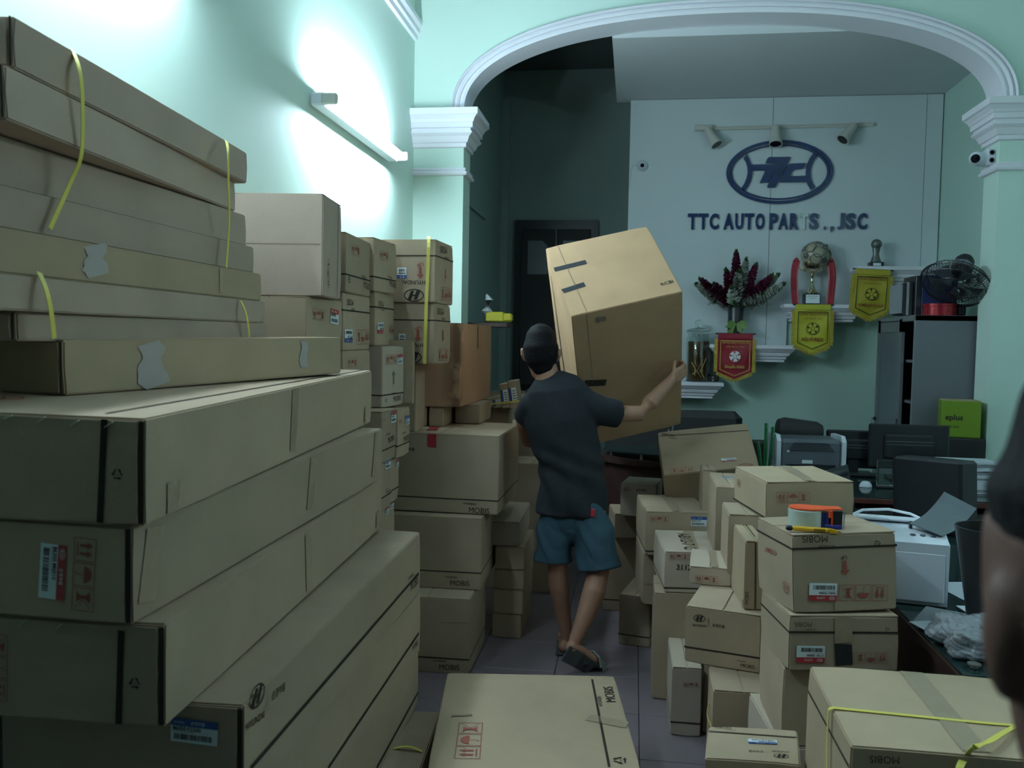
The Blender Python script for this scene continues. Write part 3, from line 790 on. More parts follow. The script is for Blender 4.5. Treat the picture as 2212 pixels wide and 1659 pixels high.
for (dx, h, c, yy) in spikes:
    tip = Vector((dx, rf.uniform(-.12, .02), .0 + h + .1)); base = Vector((dx * .12, 0, .29))
    d = tip - base; L_ = d.length; dn = d.normalized(); s0 = L_ * .36
    b = MB(); b.tube([base, base + dn * s0], .004, 'leaf', 5)
    Rm = orient(dn)
    nseg = int((L_ - s0) / .010)
    for k in range(nseg):
        t = k / max(1, nseg - 1); rad = .048 * (1 - t) ** .6 + .010
        p = base + dn * (s0 + (L_ - s0) * t)
        for q in range(8):
            a = q * PI / 4 + k * .6
            e = Rm @ Vector((math.cos(a), math.sin(a), 0)) * rad * rf.uniform(.75, 1.15) + dn * rf.uniform(-.008, .012)
            m_ = ('flow_m' if c == 'm' else 'flow_w') if t < .9 else 'leaf'
            f1 = Rm @ Vector((-math.sin(a), math.cos(a), 0)) * rad * .7
            b.poly([p, p + e * .7 + f1 + dn * .006, p + e * 1.1 + dn * .016, p + e * .7 - f1 + dn * .006], m_)
    b.build('flower_spike', vs_)
b = MB()
for k in range(14):
    a = k * .9; p = Vector((.05 * math.cos(a), -.04 + .05 * math.sin(a), .30)); q = p + Vector((.17 * math.cos(a), -.03 + .06 * math.sin(a), .03 + .05 * rf.random())); r_ = q + Vector((.05 * math.cos(a), .03 * math.sin(a), -.03))
    w = Vector((-math.sin(a), math.cos(a), 0)) * .012
    b.poly([p - w, q - w, r_, q + w, p + w], 'leaf')
b.build('leaves', vs_)
b = MB()
for k, (a, l) in enumerate(((200, .10), (340, .11), (170, .08), (10, .09), (235, .16), (300, .10))):
    d = Vector((math.cos(R(a)), -.25, math.sin(R(a)))); p = Vector((0, -.062, .17))
    w = Vector((-d.z, 0, d.x)).normalized() * .022
    b.poly([p, p + d * l * .5 + w, p + d * l, p + d * l * .55 - w], 'leafb')
b.build('ribbon_bow', vs_)

tp = thing('trophy_cup', 'large silver trophy cup with a football on top and red ribbons', 'trophy', (1.44, 7.38, 1.931))
b = MB(); b.box((0, 0, .045), (.125, .11, .09), 'black', bev=.004); pb = b.build('base', tp)
b = MB(); F = Flat((-.055, -.0555, .01), (1, 0, 0), (0, 0, 1), (0, -1, 0)); F.rect(0, 0, .11, .07, 'labwhite'); F.text('HANOI CUP 2014', .012, .052, .085, 'ink', 1); F.text('GIAI NHAT', .03, .036, .05, 'ink', 1); F.mb.build('plate', pb)
b = MB(); b.lathe([(.001, .09), (.055, .09), (.056, .10), (.038, .115), (.022, .15), (.012, .18), (.016, .19), (.014, .20), (.010, .215), (.018, .235), (.012, .245), (.03, .255), (.07, .285), (.088, .32), (.092, .35), (.084, .35), (.001, .33)], 'silver', 28); b.build('cup', tp, smooth=True)
b = MB()
bm = bmesh.new(); bmesh.ops.create_icosphere(bm, subdivisions=3, radius=.118)
me = bpy.data.meshes.new('ball'); bm.to_mesh(me); bm.free(); me.materials.append(M['ballgrey']); bl = link('ball', me, tp, (0.02, 0, .405), smooth=True)
b = MB()
for k, (a, e) in enumerate(((-90, 10), (-55, 30), (-125, 30), (-80, 55), (-40, -5), (-140, -5), (-100, -20), (-60, -25), (-20, 25), (-160, 25))):
    dn = Vector((math.cos(R(a)) * math.cos(R(e)), math.sin(R(a)) * math.cos(R(e)), math.sin(R(e)))); Rm = orient(dn)
    r0 = .030; b.poly([dn * .1165 + Rm @ Vector((r0 * math.cos(q * 2 * PI / 5), r0 * math.sin(q * 2 * PI / 5), 0)) for q in range(5)], 'pewter') if k % 2 else b.tube([dn * .119 + Rm @ Vector((.045 * math.cos(q * 2 * PI / 12), .045 * math.sin(q * 2 * PI / 12), -.006)) for q in range(13)], .0035, 'pewter', 5)
b.build('ball_marking', bl)
for s in (-1, 1):
    b = MB(); b.tube([(s * .05, -.01, .275), (s * .085, -.01, .285), (s * .125, -.01, .32), (s * .14, -.01, .345), (s * .13, -.01, .36), (s * .135, -.01, .385), (s * .14, -.01, .40)], .006, 'silver', 8); b.build('handle', tp, smooth=True)
    b = MB()
    P = [(s * .135, -.03, .36), (s * .15, -.04, .30), (s * .155, -.05, .22), (s * .15, -.05, .12), (s * .14, -.06, .0)]
    b.ribbon(P, (1, .2, 0), .052, .003, 'ribbon'); b.ribbon([(p[0] - s * .012, p[1] + .01, p[2]) for p in P], (1, -.5, 0), .045, .003, 'ribbon')
    b.box((s * .135, -.03, .365), (.035, .03, .03), 'ribbon', bev=.008); b.build('ribbon', tp)
sm = thing('statuette', 'small pewter football statuette on the highest ledge', 'statuette', (1.93, 7.36, 2.241))
b = MB(); b.box((0, 0, .02), (.11, .08, .04), 'black', bev=.004); pb = b.build('base', sm)
F = Flat((-.03, -.0405, .008), (1, 0, 0), (0, 0, 1), (0, -1, 0)); F.rect(0, 0, .06, .022, 'labwhite'); F.mb.build('plate', pb)
b = MB(); b.lathe([(.001, .04), (.043, .04), (.038, .06), (.026, .09), (.024, .11), (.030, .14), (.031, .155), (.02, .16)], 'pewter', 20, sy=.8); b.build('stem', sm, smooth=True)
b = MB(); b.lathe([(.042 * math.sin(PI * k / 12) + .0005, .185 - .042 * math.cos(PI * k / 12)) for k in range(13)], 'pewter', 24); b.build('ball', sm, smooth=True)

def football(F, cx, cy, r, dark, light):
    F.disc(cx, cy, r, r, light, 1, 28); F.ring(cx, cy, r, r, r * .1, dark, 3)
    def pent(px, py, q, rot):
        F.poly([(px + q * math.cos(rot + 2 * PI * k / 5), py + q * math.sin(rot + 2 * PI * k / 5)) for k in range(5)], dark, 2)
    for a in (25, 97, 169, 241, 313):
        px, py = cx + r * .72 * math.cos(R(a)), cy + r * .72 * math.sin(R(a))
        pent(px, py, r * .19, R(a)); F.line(cx + r * .3 * math.cos(R(a)), cy + r * .3 * math.sin(R(a)), px, py, r * .06, dark, 2)
    for k in range(5):
        a = R(25 + 72 * k); a2 = R(25 + 72 * (k + 1))
        F.line(cx + r * .34 * math.cos(a), cy + r * .34 * math.sin(a), cx + r * .34 * math.cos(a2), cy + r * .34 * math.sin(a2), r * .06, dark, 2)

def pennant(x, z, w, h, y, lab, satin, border, txt, ballc, t3, script=False, tilt=0.0, hdr=None):
    t = thing('pennant', lab, 'pennant', (x, y, z), 0, 'football pennants hanging from the ledges')
    t.rotation_euler = (0, R(tilt), 0)
    rr = random.Random(int(x * 1000))
    wi = w * .82; zs = -h * .80
    def outline(wd, ztop, zs_, ztip):
        return [(-wd / 2, ztop), (-wd / 2, zs_), (0, ztip), (wd / 2, zs_), (wd / 2, ztop)]
    # gently folded cloth
    b = MB(); NX, NZ = 12, 14
    def yy(u, v): return -.006 * math.sin(u * 7 + v * 3 + x * 9) * (.3 + v) - .004 * math.sin(v * 9 + u * 4)
    def pt(i, j):
        u = i / NX; v = j / NZ
        zlim = -h * .80 - (1 - abs(2 * u - 1)) * h * .16
        return Vector(((u - .5) * wi, yy(u, v), v * zlim))
    for i in range(NX):
        for j in range(NZ): b.poly([pt(i, j + 1), pt(i + 1, j + 1), pt(i + 1, j), pt(i, j)], satin)
    cl = b.build('satin_cloth', t, smooth=True)
    # fringe: individual threads joined
    b = MB()
    path = [(-wi / 2, -.09 * h), (-wi / 2, -h * .80), (0, -h * .96), (wi / 2, -h * .80), (wi / 2, -.09 * h)]
    for (a, c) in zip(path[:-1], path[1:]):
        A2 = Vector((a[0], 0, a[1])); C2 = Vector((c[0], 0, c[1])); d = C2 - A2; n = int(d.length / .0035)
        out = Vector((d.z, 0, -d.x)).normalized()
        if out.x * (a[0] + c[0]) < 0 and abs(a[0] + c[0]) > 1e-6: out = -out
        if out.z > 0: out = -out
        for k in range(n):
            p = A2 + d * (k / n); L_ = w * .085 * rr.uniform(.85, 1.15)
            e = (out + Vector((rr.uniform(-.15, .15), rr.uniform(-.25, .1), -.25))).normalized()
            wv = d.normalized() * .0025
            b.poly([p - wv + Vector((0, -.004, 0)), p + wv + Vector((0, -.004, 0)), p + wv * .6 + e * L_, p - wv * .6 + e * L_], 'fringe')
    o = b.build('fringe', t); o['kind'] = 'stuff'
    b = MB(); b.tube([(-w * .47, 0, .004), (w * .47, 0, .004)], .006, 'blackm', 8); b.build('rod', t)
    b = MB(); b.box((0, -.004, -.016), (wi, .008, .045), hdr or satin, bev=.003); b.build('rod_sleeve', t)
    F = Flat((0, -.0165, 0), (1, 0, 0), (0, 0, 1), (0, -1, 0), 0)
    o_ = [(-wi * .42, -.05 * h - .035), (-wi * .42, -h * .755), (0, -h * .885), (wi * .42, -h * .755), (wi * .42, -.05 * h - .035)]
    for a, c in zip(o_, o_[1:] + o_[:1]): F.line(a[0], a[1], c[0], c[1], .006, border, 0)
    F.text('CÚP PHỤ TÙNG Ô TÔ HÀ NỘI', -wi * .38, -h * .20, wi * .76, txt, 1, .02, 1.5)
    F.text('LẦN THỨ III - 2014', -wi * .26, -h * .285, wi * .52, 'gold' if satin == 'satin_r' else txt, 1, 0.0, 1.2)
    football(F, 0, -h * .47, w * .145, 'labred' if satin == 'satin_r' else 'ink', ballc)
    if script: F.text('Khuyến Khích', -wi * .28, -h * .72, wi * .56, 'gold', 1, .03, 1.2)
    else: F.text(t3, -wi * (.3 if len(t3) < 14 else .36), -h * .72, wi * (.6 if len(t3) < 14 else .72), txt, 1, .03, 1.3 if len(t3) < 14 else 1.9)
    F.mb.build('print', t)
    return t
pennant(.82, 1.675, .34, .385, 7.222, 'red satin pennant with gold fringe hanging below the flower vase', 'satin_r', 'gold', 'gold', 'labwhite', '', True, hdr='satin_r')
pennant(1.425, 1.92, .335, .40, 7.222, 'bright yellow pennant with gold fringe hanging below the trophy cup', 'satin_y', 'ink', 'maroon', 'satin_y', 'ĐỘI VÔ ĐỊCH')
pennant(1.875, 2.205, .33, .405, 7.222, 'yellow pennant tilted slightly below the small statuette', 'satin_o', 'ink', 'maroon', 'satin_o', 'THỦ MÔN XUẤT SẮC NHẤT', tilt=2.5)

# ------------------------------------------------------------------ steel cabinet and what stands on it
cb = thing('filing_cabinet', 'grey steel filing cabinet with sliding glass doors by the right wall', 'cabinet', (2.05, 6.42, 0))
CX0, CX1, CY0, CY1, CZ = -.215, .385, -.42, .45, 1.81
b = MB(); b.box((.085, CY0 + .01, CZ / 2), (.6, .02, CZ), 'steelcab', bev=.004); b.build('side_panel', cb)
b = MB(); b.box((.085, CY1 - .01, CZ / 2), (.6, .02, CZ), 'steelcab', bev=.004); b.build('side_panel', cb)
b = MB(); b.box((CX1 - .01, .015, CZ / 2), (.02, .85, CZ), 'steelcab'); b.build('back_panel', cb)
b = MB(); b.box((.085, .015, CZ - .02), (.6, .87, .04), 'steelcab', bev=.004); b.build('top_panel', cb)
b = MB(); b.box((.085, .015, .04), (.6, .85, .08), 'steelcab', bev=.004); b.build('plinth', cb)
for z in (.62, .95, 1.22, 1.5):
    b = MB(); b.box((.10, .015, z), (.55, .83, .018), 'steelcab'); b.build('shelf', cb)
b = MB()
for dy0, dy1 in ((-.15, .43),):
    yc, hy = (dy0 + dy1) / 2, (dy1 - dy0)
    b.box((CX0 + .01, dy0 + .03, .95), (.02, .06, 1.68), 'steelcab'); b.box((CX0 + .01, dy1 - .03, .95), (.02, .06, 1.68), 'steelcab')
    b.box((CX0 + .01, yc, .14), (.02, hy, .1), 'steelcab'); b.box((CX0 + .01, yc, 1.74), (.02, hy, .08), 'steelcab')
d1 = b.build('sliding_door', cb)
b = MB(); b.box((CX0 + .008, .14, .95), (.004, .47, 1.54), 'greyp'); b.build('door_glass', d1)
b = MB(); b.box((CX0 - .004, -.125, 1.05), (.008, .02, .09), 'black', bev=.003); b.build('door_pull', d1)
b = MB(); b.lathe([(.001, 0), (.014, 0), (.012, .02), (.001, .022)], 'black', 12, (CX0, .40, 1.05), orient((-1, 0, 0))); b.box((CX0 - .03, .40, 1.03), (.004, .014, .05), 'steel'); b.build('lock_and_key', d1)
SHN = ['upper middle', 'lower middle', 'topmost']; LVN = ['bottom', 'middle', 'top']
for k, (z, h) in enumerate(((1.229, .22), (.959, .2), (1.509, .2))):
    for q in range(3):
        hh = rnd.uniform(.012, .035); zz = z + .03 * q
        b = MB(); b.box((.05 + rnd.uniform(-.01, .02), -.26 + rnd.uniform(-.02, .02), zz + .014), (.36, .22, .027), 'paper' if (q + k) % 3 else 'paperg', rot=Matrix.Rotation(rnd.uniform(-.03, .03), 3, 'Z'))
        o = b.build('document_bundle'); o.location = cb.location; tag(o, LVN[q] + ' paper bundle on the ' + SHN[k] + ' shelf of the filing cabinet', 'papers', 'paper bundles on the cabinet shelves')

bf = thing('box_file', 'large blue box file standing on the filing cabinet', 'file', (2.02, 6.36, CZ))
b = MB(); b.box((.035, 0, .14), (.23, .28, .28), 'blue', bev=.004); b.build('case', bf)
b = MB(); b.box((-.1, -.0, .14), (.04, .28, .275), 'black', bev=.003); b.build('spine', bf)
for q in range(4):
    b = MB(); b.box((0, 0, .12), (.018, .24, .24 - .012 * q), 'paperg' if q % 2 else 'blackm', bev=.002)
    o = b.build('binder', None, loc=(1.885 - .022 * q, 6.38, CZ)); tag(o, ['thin dark binder against the blue box file', 'grey folder second from the blue box file', 'dark folder third from the blue box file', 'grey folder at the cabinet corner, fourth from the box file'][q], 'file', 'folders leaning on the blue box file')
b = MB(); b.lathe([(.001, 0), (.105, 0), (.105, .06), (.108, .062), (.108, .078), (.001, .08)], 'redtin', 32, (2.02, 6.105, CZ - 0)); o = b.build('round_tin', smooth=True); 
tag(o, 'shiny red round tin on the filing cabinet under the fan', 'tin')
b = MB(); b.box((2.15, 6.10, CZ + .035), (.06, .05, .07), 'blackm', bev=.01); o = b.build('small_box'); tag(o, 'small dark box right of the red tin', 'box')

# wall fan
fn = thing('wall_fan', 'dark wall fan tilted face down above the filing cabinet', 'fan', (2.45, 6.05, 2.06))
b = MB(); b.box((-.02, 0, 0), (.04, .10, .14), 'black', bev=.01); b.build('wall_plate', fn)
b = MB(); b.tube([(-.03, 0, 0), (-.12, 0, .005), (-.22, -.02, .0)], [.025, .02, .028], 'black', 10); b.build('arm', fn, smooth=True)
HC = Vector((-.36, -.06, -.0)); HD = Vector((-.42, -.45, -.80)).normalized()     # head centre and facing
Rm = orient(HD)
b = MB(); b.lathe([(.001, -.17), (.045, -.165), (.06, -.14), (.066, -.06), (.05, -.01), (.001, 0)], 'black', 20, HC, Rm); b.lathe([(.0665, -.10), (.0668, -.06), (.0668, -.059), (.064, -.0585)], 'greyp', 20, HC, Rm); b.build('motor_housing', fn, smooth=True)
b = MB(); GR_ = .215
for k in range(64):
    a = 2 * PI * k / 64
    e = Rm @ Vector((math.cos(a), math.sin(a), 0)); z = HD
    b.tube([HC + e * .05 + z * .005, HC + e * .12 + z * .0, HC + e * .19 + z * .02, HC + e * GR_ + z * .06, HC + e * .19 + z * .095, HC + e * .12 + z * .112, HC + e * .04 + z * .115], .0022, 'black', 4)
for rr_, zz in ((GR_, .06), (.19, .02), (.19, .095), (.12, .112), (.12, 0.0)):
    b.tube([HC + Rm @ Vector((rr_ * math.cos(2 * PI * k / 36), rr_ * math.sin(2 * PI * k / 36), 0)) + HD * zz for k in range(37)], .003 if rr_ < .2 else .006, 'black', 5)
b.build('cage', fn)
b = MB()
for k in range(5):
    a0 = 2 * PI * k / 5
    pts0 = []; 
    for q in range(5):
        rr_ = .03 + .035 * q; w = .35 if q else .2
        pts0.append((HC + Rm @ Vector((rr_ * math.cos(a0 - w), rr_ * math.sin(a0 - w), .045)), HC + Rm @ Vector((rr_ * math.cos(a0 + w), rr_ * math.sin(a0 + w), .07))))
    for q in range(4): b.poly([pts0[q][0], pts0[q + 1][0], pts0[q + 1][1], pts0[q][1]], 'greyp')
b.build('blades', fn)

# lime carton on a dark speaker cabinet
b = MB(); b.box((2.065, 5.83, .515), (.26, .26, 1.03), 'blackm', bev=.01); o = b.build('dark_cabinet'); tag(o, 'black cabinet under the lime green carton beside the right pillar', 'cabinet')
lm = thing('product_carton', 'lime green carton half hidden by the right pillar', 'box', (2.075, 5.83, 1.032), R(-12))
b = MB(); b.box((0, 0, .115), (.225, .20, .235), 'lime', bev=.006); b.box((0, 0, .231), (.215, .19, .004), 'card2'); b.build('body', lm)
F = Flat((-.09, -.1005, .09), (1, 0, 0), (0, 0, 1), (0, -1, 0)); F.text('eplus', .0, .02, .10, 'ink', 1, .02); F.text('1-36-256', .0, -.03, .08, 'ink', 1); F.mb.build('printed_text', lm)

# ------------------------------------------------------------------ desks
def desk(name, lab, x0, x1, y0, y1, z, top, body):
    t = thing(name, lab, 'desk', (x0, y0, 0))
    w, d = x1 - x0, y1 - y0
    b = MB(); b.box((w / 2, d / 2, z - .022), (w, d, .03), body, bev=.004); b.build('desktop', t)
    if top: b = MB(); b.box((w / 2 + .0, d / 2, z - .0035), (w - .01, d - .01, .006), top, bev=.002); b.build('glass_top', t)
    for s in (0, 1):
        b = MB(); b.box((w * s + (.03 if s == 0 else -.03), d / 2, (z - .037) / 2), (.04, d - .1, z - .037), body, bev=.003); b.build('side_panel', t)
    b = MB(); b.box((w / 2, d - .06 if z > .78 else d * .5, (z - .037) / 2 + .06), (w - .1, .02, z - .16), body); b.build('modesty_panel', t)
    return t
desk('office_desk', 'dark office desk with green glass top at the right', .865, 2.10, 2.33, 4.66, .75, 'glassdesk', 'wood')
desk('low_table', 'dark red wooden table against the back, under the monitors', .72, 2.10, 4.72, 5.66, .80, 'glassdesk', 'redwood')
# white laser printer
wp = thing('laser_printer', 'big white laser printer on the glass-topped desk', 'printer', (.905, 3.10, .751), R(-10))
b = MB()
pr = [(-.15, 0), (.20, 0), (.21, .01), (.22, .19), (.20, .22), (.08, .245), (-.06, .228), (-.16, .205)]
b.grid([[(-.155, y, z) for y, z in pr], [(-.15, y, z + .002) for y, z in pr], [(.15, y, z + .002) for y, z in pr], [(.155, y, z) for y, z in pr]], 'whitep')
b.build('body', wp)
b = MB(); b.box((0, -.157, .095), (.285, .006, .16), 'whitep', bev=.002); b.build('front_cover', wp)
b = MB(); b.box((-0.02, .06, .238), (.20, .14, .010), 'whitep', rot=Matrix.Rotation(R(-10), 3, 'X'), bev=.004); b.build('output_tray', wp)
b = MB(); b.tube([(-.13, .06, .244), (-.09, .13, .252), (.0, .16, .256), (.07, .13, .250), (.11, .06, .242)], .005, 'whitep', 8); b.build('tray_rim', wp, smooth=True)
b = MB()
for k in range(3): b.lathe([(.001, 0), (.009, 0), (.008, .003), (.001, .004)], 'greyp', 14, (.05 + .03 * k, -.10, .222))
b.build('button', wp)
# grey sheet-like paper flap standing behind the printer
pf = thing('paper_tray', 'dark grey curved plastic sheet sticking up behind the white printer', 'tray', (0, 0, 0))
Q = [Vector(p) for p in [(0.934, 3.02, 1.006), (1.136, 3.3, 1.073), (1.231, 3.25, 1.025), (1.018, 2.96, 0.981)]]
b = MB(); rings = []
for i in range(11):
    t = i / 10; sag = Vector((0, 0, -.018 * math.sin(PI * t)))
    a_ = Q[0].lerp(Q[1], t) + sag; c_ = Q[3].lerp(Q[2], t) + sag
    rings.append([a_, c_, c_ + Vector((0, .003, -.003)), a_ + Vector((0, .003, -.003))])
b.grid(rings, 'greyp'); b.build('tray_sheet', pf)
b = MB(); b.tube([Q[0] + Vector((.01, .02, 0)), Vector((Q[0].x + .03, Q[0].y + .12, .76))], .006, 'black', 6); b.build('tray_wire', pf)
# black waste-bin like holder at far right
bn = thing('desk_bin', 'dark curved bin at the right, half hidden by the near person', 'bin', (1.095, 2.68, .751))
b = MB(); b.lathe([(.001, 0), (.085, 0), (.10, .1), (.135, .32), (.13, .32), (.095, .1), (.001, .01)], 'black', 28, sy=.8); b.build('body', bn, smooth=True)
b = MB(); b.box((.03, .05, .25), (.12, .008, .28), 'card2', rot=Matrix.Rotation(.2, 3, 'Y')); o = b.build('card_sheet', None, loc=(1.095, 2.68, .751)); tag(o, 'brown card sheet sticking out of the dark bin', 'card')
# white papers under printer
for k, (x, y, a, s_) in enumerate(((1.20, 3.12, .2, .20), (.98, 2.80, -.5, .14), (1.13, 2.86, .1, .12), (.94, 2.66, .3, .13))):
    b = MB(); b.box((0, 0, .0012), (s_, s_ * 1.35, .0022), 'paper' if k != 1 else 'paperg'); o = b.build('paper_sheet', None, loc=(x, y, .7512 + .0026 * k)); o.rotation_euler = (0, 0, a)
    tag(o, ['white sheet by the right foot of the printer', 'grey sheet under the printer front', 'sheet between printer and bubble wrap', 'sheet at the desk edge before the printer'][k], 'paper', 'loose sheets on the glass desk')
# desk glass stud
b = MB(); b.lathe([(.001, 0), (.011, 0), (.011, .006), (.017, .008), (.017, .012), (.001, .013)], 'steel', 20, (.915, 2.385, .7515)); o = b.build('metal_knob', smooth=True); tag(o, 'small round metal knob on the desk glass', 'knob')
# bubble wrap heap
def blob(name, lab, c, s, seed, amp=.3):
    rr = random.Random(seed); bm = bmesh.new(); bmesh.ops.create_icosphere(bm, subdivisions=5, radius=1)
    ph = [rr.uniform(0, 6) for _ in range(12)]
    for v in bm.verts:
        p = v.co.normalized()
        k = 1 + amp * .5 * (math.sin(p.x * 5 + ph[0]) * math.sin(p.y * 4 + ph[1]) + math.sin(p.z * 6 + ph[2]) * math.cos(p.x * 3 + ph[3])) + amp * .28 * abs(math.sin(p.x * 11 + p.y * 7 + ph[4])) - amp * .22 * abs(math.sin(p.z * 13 - p.y * 9 + ph[5])) + .028 * math.sin(p.x * 60) * math.sin(p.y * 60) * math.sin(p.z * 60)
        v.co = Vector((p.x * k * s[0], p.y * k * s[1], max(-.6, p.z * k) * s[2] + .6 * s[2]))
    me = bpy.data.meshes.new(name); bm.to_mesh(me); bm.free(); me.materials.append(M['bubble'])
    o = link(name, me, None, c, smooth=True); return tag(o, lab, 'bubble wrap', 'crumpled bubble wrap on the desk')
blob('bubble_wrap', 'crumpled bubble wrap heap on the desk, upper fold', (.955, 2.56, .757), (.095, .065, .055), 3)
blob('bubble_wrap', 'lower crumpled bubble wrap bundle near the desk edge', (.945, 2.46, .757), (.075, .040, .045), 8)
blob('bubble_wrap', 'bubble wrap hanging beside the near person', (1.05, 2.44, .757), (.055, .055, .085), 5)
# computer tower on the far part of the desk
pc = thing('computer_tower', 'black desktop computer case with white stickers standing askew on the desk', 'computer', (1.40, 4.17, .751), R(-32))
pc.rotation_euler = (0, R(-3), R(-56))
b = MB(); b.box((0, 0, .17), (.36, .12, .33), 'black', bev=.012); b.build('case', pc)
b = MB(); b.box((-.182, 0, .17), (.008, .105, .31), 'black', bev=.003); b.build('front_bezel', pc)
F = Flat((-.14, -.0555, .17), (1, 0, 0), (0, 0, 1), (0, -1, 0)); F.rect(0, 0, .06, .07, 'labwhite')
for k in range(5): F.rect(.006, .01 + .011 * k, .05, .014 + .011 * k, 'paperg', 1)
F.mb.build('sticker', pc)
F = Flat((-.14, -.0555, .17), (1, 0, 0), (0, 0, 1), (0, -1, 0)); F.rect(.022, -.045, .052, -.02, 'labwhite'); F.mb.build('sticker', pc)
# laptop
lt = thing('laptop', 'open black laptop on the desk behind the printer', 'laptop', (1.13, 4.36, .752), R(58))
b = MB(); b.box((0, 0, .009), (.34, .23, .016), 'black', bev=.004); bs = b.build('base', lt)
b = MB()
for i in range(11):
    for j in range(4): b.box((-.14 + .028 * i, -.0 + .024 * j, .0185), (.022, .018, .003), 'blackm')
o = b.build('keys', bs); o['kind'] = 'stuff'
b = MB(); b.box((0, .118, .125), (.34, .010, .23), 'black', rot=Matrix.Rotation(R(-12), 3, 'X'), bev=.003); sc = b.build('lid', lt)
b = MB(); b.box((0, .1115, .125), (.31, .002, .20), 'lens', rot=Matrix.Rotation(R(-12), 3, 'X')); b.build('screen', sc)
# grey printer
gp = thing('laser_printer', 'grey laser printer with white side panels, its slotted back facing the room', 'printer', (1.035, 5.32, .801), R(2))
b = MB(); b.box((0, 0, .125), (.36, .28, .24), 'greyp', bev=.02); b.build('body', gp)
for s in (-1, 1):
    b = MB(); pts = [(-.15, 0), (.15, 0), (.15, .2), (.11, .262), (-.11, .268), (-.15, .235)]
    b.grid([[(s * .185 - .012, y, z) for y, z in pts], [(s * .185 + .012, y, z) for y, z in pts]], 'whitep'); b.build('side_cover', gp)
b = MB()
for k in range(6): b.box((-.0 + .0, -.1415, .18 + .009 * k), (.26 - .012 * k, .003, .003), 'black')
b.build('vent_slots', gp)
b = MB(); b.box((.0, -.142, .06), (.28, .004, .08), 'black', bev=.002); b.build('rear_door', gp)
b = MB(); b.box((-.02, -.1425, .115), (.06, .002, .02), 'labwhite'); b.build('sticker', gp)
b = MB(); b.box((-.13, -.1425, .175), (.014, .002, .012), 'labwhite'); b.build('latch', gp)
# cloth bundle and cushion behind
b = MB(); b.lathe([(.001, -.14), (.06, -.135), (.075, -.1), (.075, .1), (.06, .135), (.001, .14)], 'blackm', 20, (1.03, 5.52, 1.06), orient((1, .1, -.12))); o = b.build('dark_roll', smooth=True); tag(o, 'dark rolled bundle lying behind the grey printer', 'roll')
b = MB(); b.box((.98, 5.55, .895), (.5, .12, .19), 'blackm', bev=.01); o = b.build('low_divider'); tag(o, 'low black divider behind the grey printer', 'divider')
# monitors seen from behind
def monitor(lab, x, y, w, h, z0, zb, rz=0.0):
    t = thing('monitor', lab, 'monitor', (x, y, zb), rz)
    b = MB(); b.box((0, .02, z0 + h / 2), (w, .03, h), 'black', bev=.008); b.build('screen_shell', t)
    b = MB(); b.box((0, -.005, z0 + h * .5), (w * .62, .03, h * .55), 'black', bev=.012); b.build('back_cover', t)
    b = MB(); b.box((0, -.022, z0 + h * .62), (w * .6, .006, .004), 'greyp'); b.box((0, -.022, z0 + h * .55), (w * .6, .006, .003), 'greyp'); b.build('vent_slot', t)
    b = MB(); b.box((0, -.0, z0 * .5 + .05), (.06, .02, z0 + .10), 'black'); b.build('neck', t)
    b = MB(); b.box((0, 0, .008), (.24, .18, .015), 'black', bev=.005); b.build('foot', t)
    return t
monitor('black monitor seen from behind, in front of the filing cabinet', 1.655, 5.42, .46, .27, .06, .801)
monitor('smaller black monitor partly behind the larger one', 1.36, 5.52, .32, .235, .04, .801)
# glass plaque, papers, mouse
gl_ = thing('glass_plaque', 'small clear glass plaque standing in front of the monitors', 'plaque', (1.42, 5.05, .801))
b = MB(); b.box((0, 0, .085), (.085, .03, .15), 'glass', bev=.004); b.build('glass_block', gl_)
b = MB(); b.box((0, 0, .006), (.095, .05, .012), 'black', bev=.003); b.build('foot', gl_)
b = MB(); b.lathe([(.001, .034), (.02, .03), (.033, .015), (.036, 0), (.001, 0)], 'whitep', 20, (1.32, 5.06, .801), sy=.6); o = b.build('mouse', smooth=True); tag(o, 'pale computer mouse left of the glass plaque', 'mouse')
b = MB(); b.box((1.545, 5.05, .808), (.16, .12, .012), 'paper', rot=Matrix.Rotation(.3, 3, 'Z')); o = b.build('notepad'); tag(o, 'curled notepad right of the glass plaque', 'notepad')
zz = .801; rr = random.Random(2)
for k in range(12):
    th = rr.choice((.006, .01, .014, .018)); mname = rr.choice(('paper', 'paper', 'paperg', 'paper'))
    b = MB(); w = .27 + rr.uniform(-.02, .02)
    b.grid([[(u * w, -.1 + .0, th * s_ + (.006 * math.sin(u * 5) if k > 8 else 0)) for u, s_ in ((-.5, 0), (-.25, 0), (0, 0), (.25, 0), (.5, 0), (.5, 1), (.25, 1), (0, 1), (-.25, 1), (-.5, 1))],
            [(u * w, .1, th * s_) for u, s_ in ((-.5, 0), (-.25, 0), (0, 0), (.25, 0), (.5, 0), (.5, 1), (.25, 1), (0, 1), (-.25, 1), (-.5, 1))]], mname)
    o = b.build('document_folder', None, loc=(1.86 + rr.uniform(-.012, .012), 5.07, zz)); o.rotation_euler = (0, 0, rr.uniform(-.06, .06)); zz += th + .001
    tag(o, ['lowest folder', 'second folder from the bottom', 'third folder from the bottom', 'fourth folder from the bottom', 'fifth folder from the bottom', 'sixth folder from the bottom', 'sixth folder from the top', 'fifth folder from the top', 'fourth folder from the top', 'third folder from the top', 'second folder from the top', 'topmost folder'][k] + ' in the pile at the right end of the red table', 'papers', 'folders stacked on the red table')
